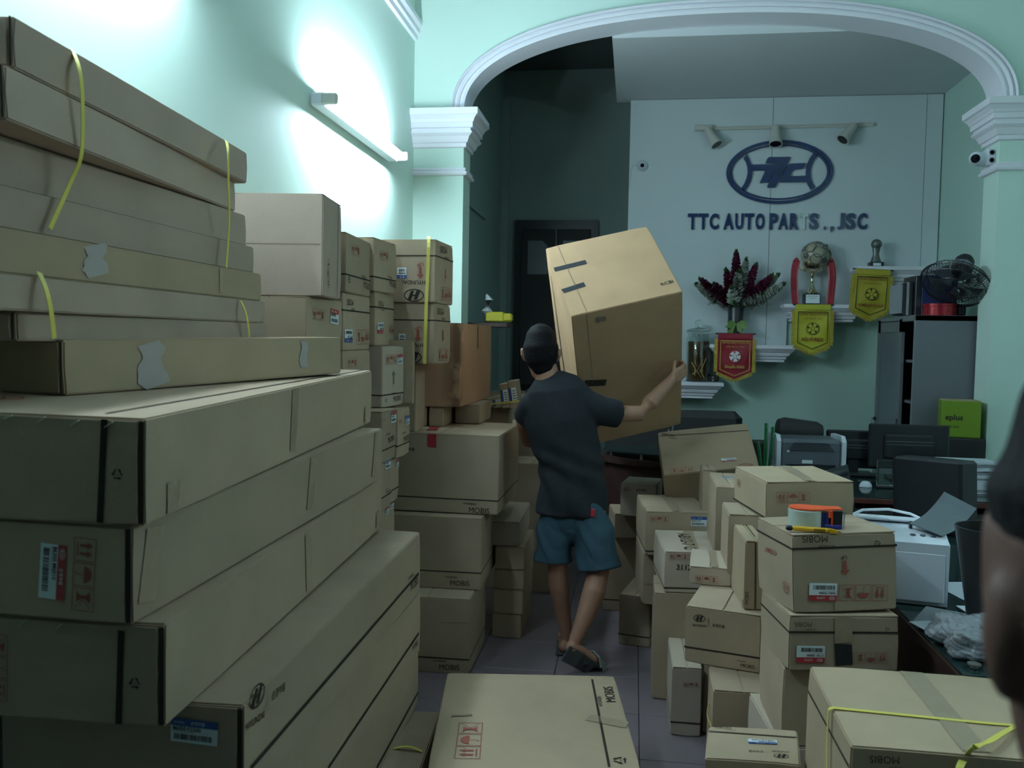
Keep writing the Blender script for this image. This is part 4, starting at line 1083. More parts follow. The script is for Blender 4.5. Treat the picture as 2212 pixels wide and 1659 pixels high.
# green glass tubes in a holder
gv = thing('bottle_holder', 'green glass tubes standing left of the grey printer', 'bottles', (.80, 5.22, .801))
b = MB(); b.lathe([(.001, 0), (.04, 0), (.045, .07), (.04, .07), (.001, .01)], 'green', 16); b.build('holder', gv, smooth=True)
for k, (x, h, a) in enumerate(((-.012, .33, .0), (.012, .31, .05), (-.03, .22, -.12))):
    b = MB(); b.tube([(x, 0, .01), (x + a * h, 0, h)], .011, 'green', 10); b.build('glass_tube', gv, smooth=True)
b = MB()
for k in range(9): b.box((.04 + rr.uniform(-.02, .03), .0 + rr.uniform(-.02, .02), .02 + .01 * k), (.03, .02, .02), 'paper' if k % 3 else 'green', rot=Euler((rr.random(), rr.random(), rr.random())).to_matrix())
b.build('wrappers', gv)

# round reception counter at the centre
rc = thing('reception_counter', 'dark curved reception counter with glass top behind the man', 'desk', (.35, 5.78, 0))
def arc_pts(r, n=24, a0=150, a1=300): return [(r * math.cos(R(a0 + (a1 - a0) * i / n)), r * .62 * math.sin(R(a0 + (a1 - a0) * i / n))) for i in range(n + 1)]
def curved(b, r0, r1, z0, z1, m):
    i_, o_ = arc_pts(r0), arc_pts(r1)
    b.grid([[(i_[k][0], i_[k][1], z0), (o_[k][0], o_[k][1], z0), (o_[k][0], o_[k][1], z1), (i_[k][0], i_[k][1], z1)] for k in range(len(i_))], m)
b = MB(); curved(b, .50, .54, 0, .81, 'wood'); b.build('front_panel', rc, smooth=True)
b = MB(); curved(b, .05, .58, .81, .845, 'wood'); b.build('counter_top', rc)
b = MB(); curved(b, .08, .54, .88, .888, 'glassdesk'); b.build('glass_shelf', rc)
for (a, r0) in ((195, .50), (235, .50), (275, .50)):
    b = MB(); b.tube([(r0 * math.cos(R(a)), r0 * .62 * math.sin(R(a)), .845), (r0 * math.cos(R(a)), r0 * .62 * math.sin(R(a)), .88)], .009, 'steel', 10); b.build('standoff', rc)
oi = thing('desk_ornament', 'small dark red ornament with white leaves on the curved counter', 'ornament', (.24, 5.56, .889))
b = MB(); b.lathe([(.001, 0), (.04, 0), (.045, .012), (.03, .03), (.001, .034)], 'redtin', 18); b.build('dish', oi)
b = MB()
for k in range(4): b.tube([(0, 0, .03), (.02 * math.cos(k * 1.7), .02 * math.sin(k * 1.7), .08), (.05 * math.cos(k * 1.7), .03 * math.sin(k * 1.7), .13 + .02 * k)], .004, 'cloudp' if k % 2 else 'maroon', 6)
b.build('stems', oi)
b = MB(); b.box((0, 0, .0015), (.12, .10, .002), 'paper'); o = b.build('paper_sheet', None, loc=(.26, 5.465, .8465)); tag(o, 'white sheet on the curved counter, beside the tipped carton', 'paper')
sf = thing('sofa', 'black sofa back behind the curved counter', 'sofa', (.30, 6.75, 0))
b = MB(); b.box((0, -.28, .70), (1.0, .16, .80), 'blackm', bev=.05); b.build('backrest', sf)
b = MB(); b.box((0, .02, .26), (1.0, .62, .36), 'blackm', bev=.05); b.build('seat', sf)
for s_ in (-1, 1):
    b = MB(); b.box((s_ * .47, .02, .36), (.14, .6, .5), 'blackm', bev=.05); b.build('armrest', sf)
for sx_ in (-1, 1):
    for sy_ in (-1, 1):
        b = MB(); b.box((sx_ * .42, sy_ * .22 + .02, .04), (.05, .05, .08), 'wood'); b.build('leg', sf)
# office chair back left of the man
ch = thing('office_chair', 'black office chair back behind the man\'s left side', 'chair', (-.60, 6.58, 0))
b = MB(); b.box((0, -.2, .93), (.40, .05, .62), 'blackm', bev=.025); b.build('backrest', ch)
b = MB(); b.box((0, .05, .50), (.46, .46, .07), 'blackm', bev=.03); b.build('seat', ch)
b = MB(); b.tube([(0, .0, .47), (0, 0, .08)], .03, 'black', 10); b.build('gas_column', ch)
b = MB(); b.tube([(0, -.17, .66), (0, -.12, .46), (0, .05, .46)], .02, 'black', 8); b.build('back_support', ch)
for k in range(5):
    a = 2 * PI * k / 5; b = MB(); b.tube([(0, 0, .09), (.26 * math.cos(a), .26 * math.sin(a), .06)], .018, 'black', 8); lg_ = b.build('leg', ch)
    b = MB(); b.lathe([(.001, -.012), (.025, -.012), (.025, .012), (.001, .012)], 'black', 12, (.26 * math.cos(a), .26 * math.sin(a), .027), orient((-math.sin(a), math.cos(a), 0))); b.build('caster', lg_)
# yellow packets and film on the stained carton
yp = thing('yellow_packet', 'shiny yellow packet on the passage shelf behind the stained carton', 'packet', (-.975, 6.12, 1.725))
b = MB(); b.box((-.02, 0, .035), (.13, .10, .07), 'yellowp', bev=.008); b.box((.06, .0, .03), (.09, .08, .06), 'yellowp', bev=.012); b.build('wrap', yp)
b = MB(); b.box((-1.095, 6.125, 1.70), (.41, .28, .03), 'wood', bev=.003); b.box((-1.28, 6.125, 1.62), (.04, .03, .14), 'wood')
o = b.build('side_shelf'); tag(o, 'dark wall shelf behind the left pillar', 'shelf')
b = MB(); b.tube([(-1.05, 6.10, 1.72), (-1.055, 6.10, 1.80), (-1.04, 6.10, 1.88), (-1.06, 6.10, 1.92)], [.03, .042, .03, .008], 'cloudp', 10); o = b.build('plastic_bag', smooth=True); tag(o, 'crumpled white plastic bag beside the left pillar', 'bag')

# ------------------------------------------------------------------ cartons
CARTONS = [
    ((-0.8874, 2.585, -0.0001, 0.0698, -0.0001, 0.0001, 0.5, 0.8, 0.2354), 'low carton on the floor with yellow strap, lowest under the front left stack', 'long cartons in the front left stack', 0, None, 'T', [('strapd', 'T', (0.1378, 0.1021, 0.2354), (0.2356, 0.0935, 0.2354), 0.012)]),
    ((-1.0108, 2.2882, 0.2368, 0.0, 0.0002, -0.0001, 0.5, 1.5, 0.2107), 'long carton with black line, sixth from the top of front left stack', 'long cartons in the front left stack', 0, None, 'N', [('line', 'R', (0.25, 0.746, 0.0512), (0.25, 0.2286, 0.0241), 0.01)]),
    ((-1.002, 2.2738, 0.4491, 0.0, 0.0001, 0.0, 0.5, 1.5, 0.224), 'long carton with black line, directly below the one printed with an oval emblem', 'long cartons in the front left stack', 0, None, 'N', [('line', 'R', (0.25, 0.7216, 0.0747), (0.25, -0.2129, 0.0428), 0.01), ('mobis', 'R', (0.25, 0.6312, 0.039), (0.25, 0.71, 0.0376), 1)]),
    ((-0.9865, 2.2584, 0.6747, 0.0233, 0.0, -0.0, 0.5, 1.5082, 0.2193), 'long carton with oval H emblem and blue label on its dark end', 'long cartons in the front left stack', 0, None, 'N', [('line', 'R', (0.25, 0.7262, 0.0729), (0.25, -0.722, 0.0819), 0.01), ('hlogo', 'R', (0.25, -0.7436, 0.1667), (0.25, -0.658, 0.1549), 1), ('line', 'R', (0.25, -0.6421, 0.2047), (0.25, -0.6417, 0.1593), 0.001), ('text:순정부품', 'R', (0.25, -0.6204, 0.1743), (0.25, -0.5478, 0.1668), 1), ('mobis', 'R', (0.25, 0.5997, 0.042), (0.25, 0.7208, 0.0371), 1), ('label_blue', 'N', (0.1054, -0.7541, 0.1436), (0.2001, -0.7541, 0.1389), 0.491, '86350 F2500')]),
    ((-1.1293, 2.1806, 0.9025, 0.0494, 0.0091, 0.0089, 0.55, 1.5896, 0.1892), 'long carton jutting out over the emblem carton, recycling mark on its end', 'long cartons in the front left stack', 0, None, 'N', [('lineb', 'N', (0.1959, -0.7948, 0.1758), (0.1903, -0.7948, 0.004), 0.012), ('recycle', 'N', (0.207, -0.7948, 0.0696), (0.2348, -0.7948, 0.0697), 1), ('care3', 'N', (-0.021, -0.7948, 0.0314), (-0.0196, -0.7948, 0.1554), 1), ('staple', 'N', (0.0028, -0.7948, 0.173), (0.0162, -0.7948, 0.184), 1), ('staple', 'N', (0.0735, -0.7948, 0.1712), (0.0868, -0.7948, 0.1821), 1), ('tape', 'R', (0.275, -0.0225, 0.1747), (0.275, -0.0058, 0.0184), 0.05), ('tape', 'R', (0.275, 0.732, 0.0729), (0.275, 0.7359, 0.0136), 0.04)]),
    ((-1.1262, 2.1411, 1.0962, 0.0014, 0.0128, 0.0127, 0.52, 1.524, 0.1777), 'long carton with red and white barcode label and red handling symbols', 'long cartons in the front left stack', 0, None, 'N', [('label_red', 'N', (0.0894, -0.762, 0.1399), (0.0831, -0.762, 0.0402), 0.502, '86350 M6010'), ('care3', 'N', (0.1541, -0.762, 0.154), (0.1471, -0.762, 0.0222), 1), ('tape', 'R', (0.26, -0.6884, 0.1603), (0.26, -0.7171, 0.0288), 0.055), ('tape', 'R', (0.26, 0.1031, 0.1696), (0.26, 0.0772, 0.0332), 0.05), ('tape', 'R', (0.26, 0.6822, 0.1737), (0.26, 0.6496, 0.025), 0.03)]),
    ((-1.1524, 2.1841, 1.2784, 0.0655, 0.016, 0.0161, 0.52, 1.6504, 0.1908), 'long carton with stapled end, recycling mark and black line over its top', 'long cartons in the front left stack', 0, None, 'N', [('lineb', 'N', (0.1895, -0.8252, 0.1868), (0.1811, -0.8252, 0.0046), 0.012), ('line', 'T', (0.1657, -0.7833, 0.1908), (0.2322, 0.8212, 0.1908), 0.008), ('recycle', 'N', (0.1988, -0.8252, 0.081), (0.2257, -0.8252, 0.0798), 1), ('staple', 'N', (0.0061, -0.8252, 0.1804), (0.0215, -0.8252, 0.1868), 1), ('staple', 'N', (0.0673, -0.8252, 0.1764), (0.0826, -0.8252, 0.1868), 1), ('staple', 'N', (0.1273, -0.8252, 0.1724), (0.1434, -0.8252, 0.1828), 1), ('staple', 'N', (0.1895, -0.8252, 0.1726), (0.2046, -0.8252, 0.1829), 1), ('tape', 'R', (0.26, -0.0309, 0.1868), (0.26, -0.0456, 0.0197), 0.05), ('tape', 'R', (0.26, 0.732, 0.0638), (0.26, 0.7298, 0.0111), 0.025), ('kia', 'T', (-0.0946, -0.5778, 0.1908), (-0.256, -0.5244, 0.1908), 1), ('tape', 'R', (0.26, -0.7202, 0.0615), (0.26, -0.7196, 0.0089), 0.05)]),
    ((-1.1675, 2.2013, 1.4713, -0.2363, 0.0148, -0.0037, 0.2012, 1.0633, 0.1178), 'shallow yellowish carton lying skewed on the front left stack with pale tape scars', 'long cartons in the front left stack', 3, None, 'N', [('scar', 'R', (0.1006, -0.2983, 0.1077), (0.1006, -0.2762, 0.004), 0.085), ('scar', 'R', (0.1006, 0.3264, 0.1055), (0.1006, 0.3208, 0.0268), 0.04)]),
    ((-1.3202, 2.1076, 1.5786, -0.0319, -0.0006, 0.0, 0.24, 1.107, 0.0586), 'lowest flat carton behind the skewed shallow carton', 'long flat cartons strapped along the left wall', 4, None, 'N', []),
    ((-1.3145, 2.002, 1.6386, 0.0, -0.0003, 0.0, 0.24, 1.32, 0.0697), 'flat carton below the yellowish one, second from the bottom', 'long flat cartons strapped along the left wall', 4, None, 'N', []),
    ((-1.3246, 1.9992, 1.7098, -0.0, 0.0, -0.0, 0.24, 1.32, 0.0881), 'yellowish flat carton with a wide pale tape scar', 'long flat cartons strapped along the left wall', 3, None, 'N', [('scar', 'R', (0.12, -0.222, 0.0841), (0.12, -0.2063, 0.0167), 0.085), ('tape', 'R', (0.12, 0.3788, 0.0841), (0.12, 0.3788, 0.0122), 0.02)]),
    ((-1.349, 1.9963, 1.7994, -0.0, 0.0001, -0.0, 0.24, 1.32, 0.0849), 'fourth highest flat carton, just above the yellowish taped one', 'long flat cartons strapped along the left wall', 4, None, 'N', []),
    ((-1.3717, 1.9868, 1.8859, -0.0, 0.0002, -0.0, 0.24, 1.32, 0.0999), 'third highest flat carton under the lifted pair', 'long flat cartons strapped along the left wall', 4, None, 'N', []),
    ((-1.3372, 2.0221, 1.9876, 0.0899, -0.0013, -0.0319, 0.2449, 1.1446, 0.1013), 'second highest flat carton, its dark end edge showing at left edge', 'long flat cartons strapped along the left wall', 4, None, 'N', []),
    ((-1.3309, 2.062, 2.0905, 0.0559, -0.0135, -0.0096, 0.2405, 1.132, 0.0985), 'topmost of the flat cartons strapped along the left wall', 'long flat cartons strapped along the left wall', 4, None, 'N', []),
    ((-1.3198, 3.1608, 1.5732, -0.0289, -0.0001, 0.0, 0.29, 0.3544, 0.17), 'carton with red label under the tall plain one', 'cartons stacked in columns along the left wall', 0, None, 'T', [('care3', 'R', (0.145, -0.1255, 0.089), (0.145, -0.0011, 0.0852), 1), ('label_red', 'R', (0.145, 0.0506, 0.0775), (0.145, 0.1335, 0.0719), 0.701, '86400')]),
    ((-1.3192, 3.144, 1.7447, 0.1019, -0.0, 0.0001, 0.3424, 0.2838, 0.3739), 'tall plain carton, a diagonal shadow across its front', 'cartons stacked in columns along the left wall', 4, None, 'T', [('line', 'R', (0.1712, 0.0864, 0.3699), (0.1712, 0.0755, 0.0046), 0.004), ('line', 'N', (-0.1672, -0.1419, 0.1898), (0.1584, -0.1419, 0.1909), 0.0015), ('care3', 'R', (0.1712, -0.0405, 0.0373), (0.1712, -0.0435, 0.1449), 1)]),
    ((-1.3203, 3.5343, 1.3213, -0.0291, 0.0, -0.0, 0.2998, 0.3401, 0.22), 'carton peeking over the front stack, third down in its narrow column', 'cartons stacked in columns along the left wall', 0, None, 'T', [('care3', 'R', (0.1499, -0.1161, 0.1502), (0.1499, 0.0053, 0.1486), 1)]),
    ((-1.3316, 3.5498, 1.5428, 0.0392, 0.0, -0.0, 0.3033, 0.4112, 0.2354), 'upside-down carton with blue label, middle of the column next to the tall plain carton', 'cartons stacked in columns along the left wall', 0, 0.7, 'T', [('mobis', 'R', (0.1516, -0.0608, 0.2114), (0.1516, -0.1538, 0.2108), 1), ('label_blue', 'R', (0.1516, -0.0708, 0.0865), (0.1516, -0.1827, 0.0869), 0.48, '84710'), ('care3', 'R', (0.1516, 0.191, 0.0899), (0.1516, -0.0087, 0.0873), 1)]),
    ((-1.3334, 3.5635, 1.7798, 0.0614, -0.0, 0.0, 0.3097, 0.4194, 0.2442), 'upright carton topping the column next to the tall plain carton', 'cartons stacked in columns along the left wall', 0, 0.3, 'T', [('care3', 'R', (0.1548, -0.1264, 0.1598), (0.1548, 0.0157, 0.164), 1), ('recycle', 'R', (0.1548, -0.1794, 0.0358), (0.1548, -0.137, 0.0386), 1), ('mobis', 'R', (0.1548, 0.0756, 0.0364), (0.1548, 0.1833, 0.0306), 1)]),
    ((-1.29, 3.73, 0.0, 0.0, 0.0, 0.0, 0.37, 0.36, 0.83), 'lowest carton with two red labels just visible behind the front left stack', 'cartons stacked in columns along the left wall', 0, None, 'T', [('label_red', 'R', (0.185, 0.023, 0.7908), (0.185, 0.0751, 0.7889), 0.631, '86512 D3000'), ('label_red', 'R', (0.185, 0.1051, 0.8003), (0.185, 0.1595, 0.7985), 0.619, '86512 D3000')]),
    ((-1.2793, 3.6744, 0.8315, 0.0, 0.0, -0.0, 0.3914, 0.2, 0.2134), 'carton with blue label low in the second column', 'cartons stacked in columns along the left wall', 0, 0.28, 'T', [('label_blue', 'R', (0.1957, -0.0086, 0.1815), (0.1957, 0.0793, 0.1769), 0.519, '86512 D3000'), ('mobis', 'R', (0.1957, 0.0172, 0.0648), (0.1957, 0.0759, 0.0671), 1)]),
    ((-1.2862, 3.864, 0.8315, 0.0, -0.0, 0.0, 0.3777, 0.17, 0.2042), 'carton with red label low in the second column, beside the blue-labelled one', 'cartons stacked in columns along the left wall', 0, 0.28, 'T', [('label_red', 'R', (0.1888, 0.0308, 0.1513), (0.1888, 0.081, 0.1542), 0.725, '86512 D3000')]),
    ((-1.2761, 3.7101, 1.0464, 0.0, 0.0, -0.0, 0.3978, 0.22, 0.2293), 'carton with red label and handling symbols under the pale upright carton', 'cartons stacked in columns along the left wall', 0, 0.25, 'T', [('care3', 'R', (0.1989, -0.106, 0.1858), (0.1989, -0.0664, 0.1856), 1), ('label_red', 'R', (0.1989, 0.0213, 0.1671), (0.1989, 0.1048, 0.1657), 0.613, '86512 D3000'), ('mobis', 'R', (0.1989, -0.0195, 0.0797), (0.1989, 0.0772, 0.0853), 1)]),
    ((-1.275, 3.9496, 1.0372, 0.0, -0.0, 0.0, 0.4, 0.22, 0.2277), 'carton with blue label beside the large red-taped carton', 'cartons stacked in columns along the left wall', 0, 0.25, 'T', [('care3', 'R', (0.2, -0.1028, 0.1569), (0.2, -0.0388, 0.1595), 1), ('label_blue', 'R', (0.2, 0.0195, 0.1451), (0.2, 0.0964, 0.1422), 0.571, '86512 D3000'), ('mobis', 'R', (0.2, -0.002, 0.0653), (0.2, 0.0997, 0.0693), 1)]),
    ((-1.2418, 3.92, 1.2775, -0.1093, 0.0001, -0.0001, 0.25, 0.2657, 0.2811), 'pale upright carton with crumpled top and red label', 'cartons stacked in columns along the left wall', 1, 0.2, 'T', [('care3', 'R', (0.125, -0.0941, 0.1979), (0.125, 0.0407, 0.1991), 1), ('label_red', 'R', (0.125, 0.0467, 0.1946), (0.125, 0.1116, 0.1975), 0.704, '86512 D3000'), ('arrowk', 'R', (0.125, 0.0032, 0.1018), (0.125, 0.0014, 0.1674), 1), ('mobis', 'R', (0.125, 0.0055, 0.0186), (0.125, 0.0988, 0.0236), 1), ('recycle', 'R', (0.125, -0.1004, 0.0214), (0.125, -0.073, 0.0195), 1)]),
    ((-1.3299, 3.9883, 1.5602, 0.0328, 0.0001, -0.0001, 0.3043, 0.4229, 0.2458), 'upside-down carton with red label above the pale upright carton', 'cartons stacked in columns along the left wall', 0, 0.72, 'T', [('mobis', 'R', (0.1521, -0.0674, 0.2059), (0.1521, -0.1584, 0.206), 1), ('label_red', 'R', (0.1521, -0.0635, 0.108), (0.1521, -0.1708, 0.1057), 0.457, '86512 D3000'), ('care3', 'R', (0.1521, 0.1795, 0.1016), (0.1521, 0.0412, 0.1013), 1)]),
    ((-1.3157, 3.9295, 1.8077, -0.0578, 0.0001, 0.0, 0.3012, 0.3123, 0.2432), 'upright carton topping the second column', 'cartons stacked in columns along the left wall', 0, 0.27, 'T', [('care3', 'R', (0.1506, -0.0797, 0.1501), (0.1506, 0.046, 0.1533), 1), ('mobis', 'R', (0.1506, 0.0561, 0.038), (0.1506, 0.1497, 0.0305), 1)]),
    ((-0.9546, 4.1846, 0.0, 0.0175, 0.0, -0.0, 0.42, 0.5, 0.3648), 'bottom carton of the aisle stack, standing on the floor tiles', 'cartons stacked beside the aisle', 0, 0.2, 'T', [('mobis', 'N', (0.0666, -0.25, 0.0174), (0.1633, -0.25, 0.0194), 1), ('line', 'N', (0.0657, -0.25, 0.2447), (0.2044, -0.25, 0.253), 0.0015)]),
    ((-0.9809, 4.3817, 0.3664, 0.0175, -0.0, 0.0, 0.52, 0.6, 0.3564), 'middle carton of the aisle stack, under the red-taped one', 'cartons stacked beside the aisle', 0, 0.24, 'T', [('mobis', 'N', (0.109, -0.3, 0.0186), (0.2039, -0.3, 0.0191), 1)]),
    ((-0.9588, 4.5291, 0.7242, -0.0014, -0.0093, 0.0062, 0.62, 0.724, 0.396), 'large carton closed with red tape on top of the aisle stack', 'cartons stacked beside the aisle', 0, 0.18, 'T', [('tape_red', 'N', (-0.0345, -0.362, 0.392), (-0.0326, -0.362, 0.326), 0.045), ('tape_red', 'T', (-0.0662, -0.2285, 0.396), (-0.1428, 0.283, 0.396), 0.05), ('mobis', 'N', (0.1638, -0.362, 0.0069), (0.267, -0.362, 0.0054), 1), ('text:부품', 'N', (-0.1538, -0.362, 0.3046), (-0.1203, -0.362, 0.3037), 1)]),
    ((-1.28, 4.3, 1.124, 0.0, 0.0, 0.0, 0.39, 0.2, 0.345), 'carton mostly hidden behind the pale upright one, below the yellow-strapped pair', 'cartons stacked in columns along the left wall', 0, None, 'T', []),
    ((-1.132, 4.7, 1.122, 0.0, 0.0, 0.0, 0.062, 0.4, 0.108), 'narrow carton end under the big stained carton, left of two', 'cartons stacked in columns along the left wall', 0, None, 'T', []),
    ((-1.05, 4.7, 1.122, 0.0, 0.0, 0.0, 0.078, 0.4, 0.108), 'narrow carton end under the big stained carton, right of two', 'cartons stacked in columns along the left wall', 0, None, 'T', []),
    ((-0.92, 4.92, 1.122, 0.0, 0.0, 0.0, 0.14, 0.4, 0.108), 'small carton set back in the gap under the big stained carton', 'cartons stacked in columns along the left wall', 0, None, 'T', []),
    ((-1.2, 4.065, 1.276, 0.0, 0.0, 0.0, 0.28, 0.04, 0.31), 'thin carton squeezed behind the pale upright one', 'cartons stacked in columns along the left wall', 0, None, 'T', []),
    ((-1.1839, 4.9214, 1.2315, -0.0297, -0.0001, -0.0, 0.5566, 0.8602, 0.4509), 'big reddish carton with dark water stains on its corner', 'cartons stacked in columns along the left wall', 5, None, 'T', [('lineb', 'R', (0.2783, 0.0129, 0.4437), (0.2783, 0.0227, 0.3142), 0.012)]),
    ((-1.1158, 4.2787, 1.4706, -0.0508, 0.0, 0.0, 0.3, 0.3025, 0.3007), 'upside-down carton with yellow strap and oval emblem, lower of the pair', 'cartons stacked in columns along the left wall', 0, 0.72, 'T', [('text_red:UP', 'N', (0.0854, -0.1512, 0.1858), (0.0521, -0.1512, 0.1853), 1), ('arrow', 'N', (0.0666, -0.1512, 0.1672), (0.0674, -0.1512, 0.1102), 1), ('hlogo', 'N', (0.0936, -0.1512, 0.1016), (-0.0161, -0.1512, 0.0996), 1), ('label_blue', 'N', (0.0025, -0.1512, 0.148), (-0.0334, -0.1512, 0.1474), 1.491, '86512 D3000'), ('mobis', 'R', (0.15, 0.0101, 0.2791), (0.15, -0.109, 0.2791), 1), ('care3', 'R', (0.15, 0.1104, 0.071), (0.15, -0.0826, 0.0794), 1), ('arrow', 'R', (0.15, 0.0069, 0.1708), (0.15, 0.0098, 0.1142), 1)]),
    ((-1.1093, 4.2773, 1.7728, -0.051, 0.0, -0.0, 0.3, 0.3255, 0.3084), 'upside-down carton with yellow strap and oval emblem, upper of the pair', 'cartons stacked in columns along the left wall', 0, 0.74, 'T', [('text_red:UP', 'N', (0.0882, -0.1628, 0.1953), (0.0552, -0.1628, 0.1953), 1), ('arrow', 'N', (0.072, -0.1628, 0.1728), (0.0727, -0.1628, 0.1186), 1), ('hlogo', 'N', (0.0988, -0.1628, 0.1075), (-0.0172, -0.1628, 0.1069), 1), ('label_blue', 'N', (0.001, -0.1628, 0.1704), (-0.0465, -0.1628, 0.1703), 1.122, '86512 D3000'), ('mobis', 'R', (0.15, 0.0332, 0.2906), (0.15, -0.0956, 0.2834), 1), ('care3', 'R', (0.15, 0.1348, 0.0877), (0.15, -0.0689, 0.0844), 1), ('arrow', 'R', (0.15, 0.0127, 0.1762), (0.15, 0.0152, 0.1273), 1)]),
    ((-0.6412, 4.6995, -0.0, -0.0, 0.0, 0.0, 0.16, 0.45, 0.131), "dim carton at the bottom of the pile left of the man's feet", 'small dim cartons in the pile behind the aisle stack', 0, None, 'T', []),
    ((-0.6345, 4.696, 0.1325, -0.0, -0.0, 0.0, 0.16, 0.45, 0.133), 'dim carton second from the bottom in the pile left of the man', 'small dim cartons in the pile behind the aisle stack', 0, None, 'T', []),
    ((-0.63, 4.6914, 0.267, -0.0, -0.0, 0.0, 0.16, 0.45, 0.1076), 'dim carton in the middle of the pile left of the man', 'small dim cartons in the pile behind the aisle stack', 0, None, 'T', []),
    ((-0.6277, 4.686, 0.376, -0.0, 0.0, -0.0, 0.16, 0.45, 0.1219), 'dim carton second from the top in the pile left of the man', 'small dim cartons in the pile behind the aisle stack', 0, None, 'T', []),
    ((-0.6642, 4.7495, 0.4995, 0.0247, 0.0, 0.0, 0.16, 0.5657, 0.1321), 'pale-topped carton on top of the dim pile left of the man', 'small dim cartons in the pile behind the aisle stack', 1, None, 'T', []),
    ((-0.3061, 2.7935, 0.0, 0.1351, -0.0008, -0.0003, 0.6302, 0.7279, 0.3394), 'wide flat-topped carton in the front centre of the aisle', None, 3, None, '', [('line', 'T', (0.2281, 0.3236, 0.3394), (0.2219, -0.332, 0.3394), 0.008), ('mobis', 'T', (0.2952, 0.1265, 0.3394), (0.2968, 0.2587, 0.3394), 1), ('tape', 'T', (0.186, 0.0001, 0.3394), (0.3111, -0.0526, 0.3394), 0.05), ('recycle', 'T', (0.2809, -0.3212, 0.3394), (0.2854, -0.2643, 0.3394), 1), ('care3', 'T', (-0.1624, -0.3003, 0.3394), (-0.1639, -0.0574, 0.3394), 1), ('scarg', 'T', (-0.2708, -0.0138, 0.3394), (-0.2019, -0.0001, 0.3394), 0.012)]),
    ((0.6, 2.71, 0.0, 0.1047, 0.0, 0.0, 0.35, 0.38, 0.44), 'carton on the floor below the black-patched carton', 'cartons heaped on the right of the aisle', 1, 0.15, 'T', [('text:순정부품', 'L', (-0.175, -0.186, 0.436), (-0.175, -0.186, 0.436), 1)]),
    ((0.59, 2.68, 0.441, 0.0524, 0.0, 0.0, 0.3, 0.33, 0.232), 'carton between the black-patched carton and the lowest one under it', 'cartons heaped on the right of the aisle', 0, None, 'T', []),
    ((0.5914, 2.6336, 0.6745, 0.1524, -0.0013, -0.0074, 0.3145, 0.2664, 0.1598), 'upside-down carton with a black tape patch and red label', 'cartons heaped on the right of the aisle', 0, 0.7, 'T', [('mobis', 'N', (-0.0941, -0.1332, 0.1409), (-0.1429, -0.1332, 0.1405), 1), ('recycle', 'N', (0.1292, -0.1332, 0.1291), (0.1134, -0.1332, 0.129), 1), ('label_red', 'N', (-0.0539, -0.1332, 0.0731), (-0.1345, -0.1332, 0.0739), 0.611, '51761 3R000'), ('tape_black', 'N', (-0.0026, -0.1332, 0.0787), (0.0019, -0.1332, 0.0172), 0.05), ('care3', 'N', (0.1264, -0.1332, 0.0555), (0.0298, -0.1332, 0.0549), 1), ('tape', 'N', (-0.0036, -0.1332, 0.1558), (-0.0014, -0.1332, 0.0828), 0.05)]),
    ((0.5881, 2.6626, 0.8358, 0.2097, -0.0306, -0.0377, 0.3074, 0.2839, 0.2257), 'upside-down carton holding the tape dispenser and yellow cutter', 'cartons heaped on the right of the aisle', 0, 0.82, 'T', [('mobis', 'N', (-0.051, -0.1419, 0.2217), (-0.1254, -0.1419, 0.2217), 1), ('recycle', 'N', (0.1082, -0.1419, 0.2025), (0.0835, -0.1419, 0.2034), 1), ('text:UP', 'N', (0.0053, -0.1419, 0.1611), (-0.0124, -0.1419, 0.1617), 1), ('arrow', 'N', (-0.0017, -0.1419, 0.1467), (0.0005, -0.1419, 0.1054), 1), ('care3', 'N', (0.1258, -0.1419, 0.0725), (-0.0189, -0.1419, 0.0782), 1), ('label_red', 'N', (-0.0243, -0.1419, 0.0824), (-0.1057, -0.1419, 0.087), 0.62, '92402 1W050'), ('kia', 'L', (-0.1537, -0.1198, 0.0792), (-0.1537, -0.0644, 0.0786), 1), ('text_red:ATREEMAT', 'L', (-0.1537, -0.024, 0.1545), (-0.1537, 0.0751, 0.1473), 1), ('tape', 'N', (-0.0073, -0.1419, 0.0312), (-0.0077, -0.1419, 0.004), 0.05)]),
    ((0.5502, 3.0476, 1.0267, 0.1853, -0.0, -0.0165, 0.2944, 0.3457, 0.129), 'clean carton with tape along its top, behind the tape dispenser', 'cartons heaped on the right of the aisle', 3, 0.08, 'T', [('care3', 'N', (-0.1123, -0.1728, 0.0602), (-0.002, -0.1728, 0.0595), 1), ('tape', 'T', (0.039, 0.1632, 0.129), (0.002, -0.1688, 0.129), 0.035), ('kia', 'L', (-0.1472, 0.133, 0.0639), (-0.1472, 0.0846, 0.064), 1)]),
    ((0.655, 3.03, 0.0, 0.1853, 0.0, 0.0, 0.15, 0.3, 1.0207), 'carton hidden in shade under the clean taped carton', 'cartons heaped on the right of the aisle', 0, None, 'T', []),
    ((0.244, 3.6575, 0.0, 0.0121, 0.0001, 0.0001, 0.1216, 0.3685, 0.2857), 'narrow upright carton on the floor with a crushed lower corner', 'cartons heaped on the right of the aisle', 1, 0.2, 'T', [('care3', 'N', (-0.0141, -0.1842, 0.2048), (0.0503, -0.1842, 0.2094), 1)]),
    ((0.3977, 3.0365, 0.0, -0.0084, -0.0001, -0.0, 0.2011, 0.2229, 0.4226), 'upright carton beneath the dark-fronted emblem carton, yellow strap on its side', 'cartons heaped on the right of the aisle', 0, None, 'T', [('strapd', 'L', (-0.1006, 0.0109, 0.3222), (-0.1006, -0.1023, 0.2896), 0.01)]),
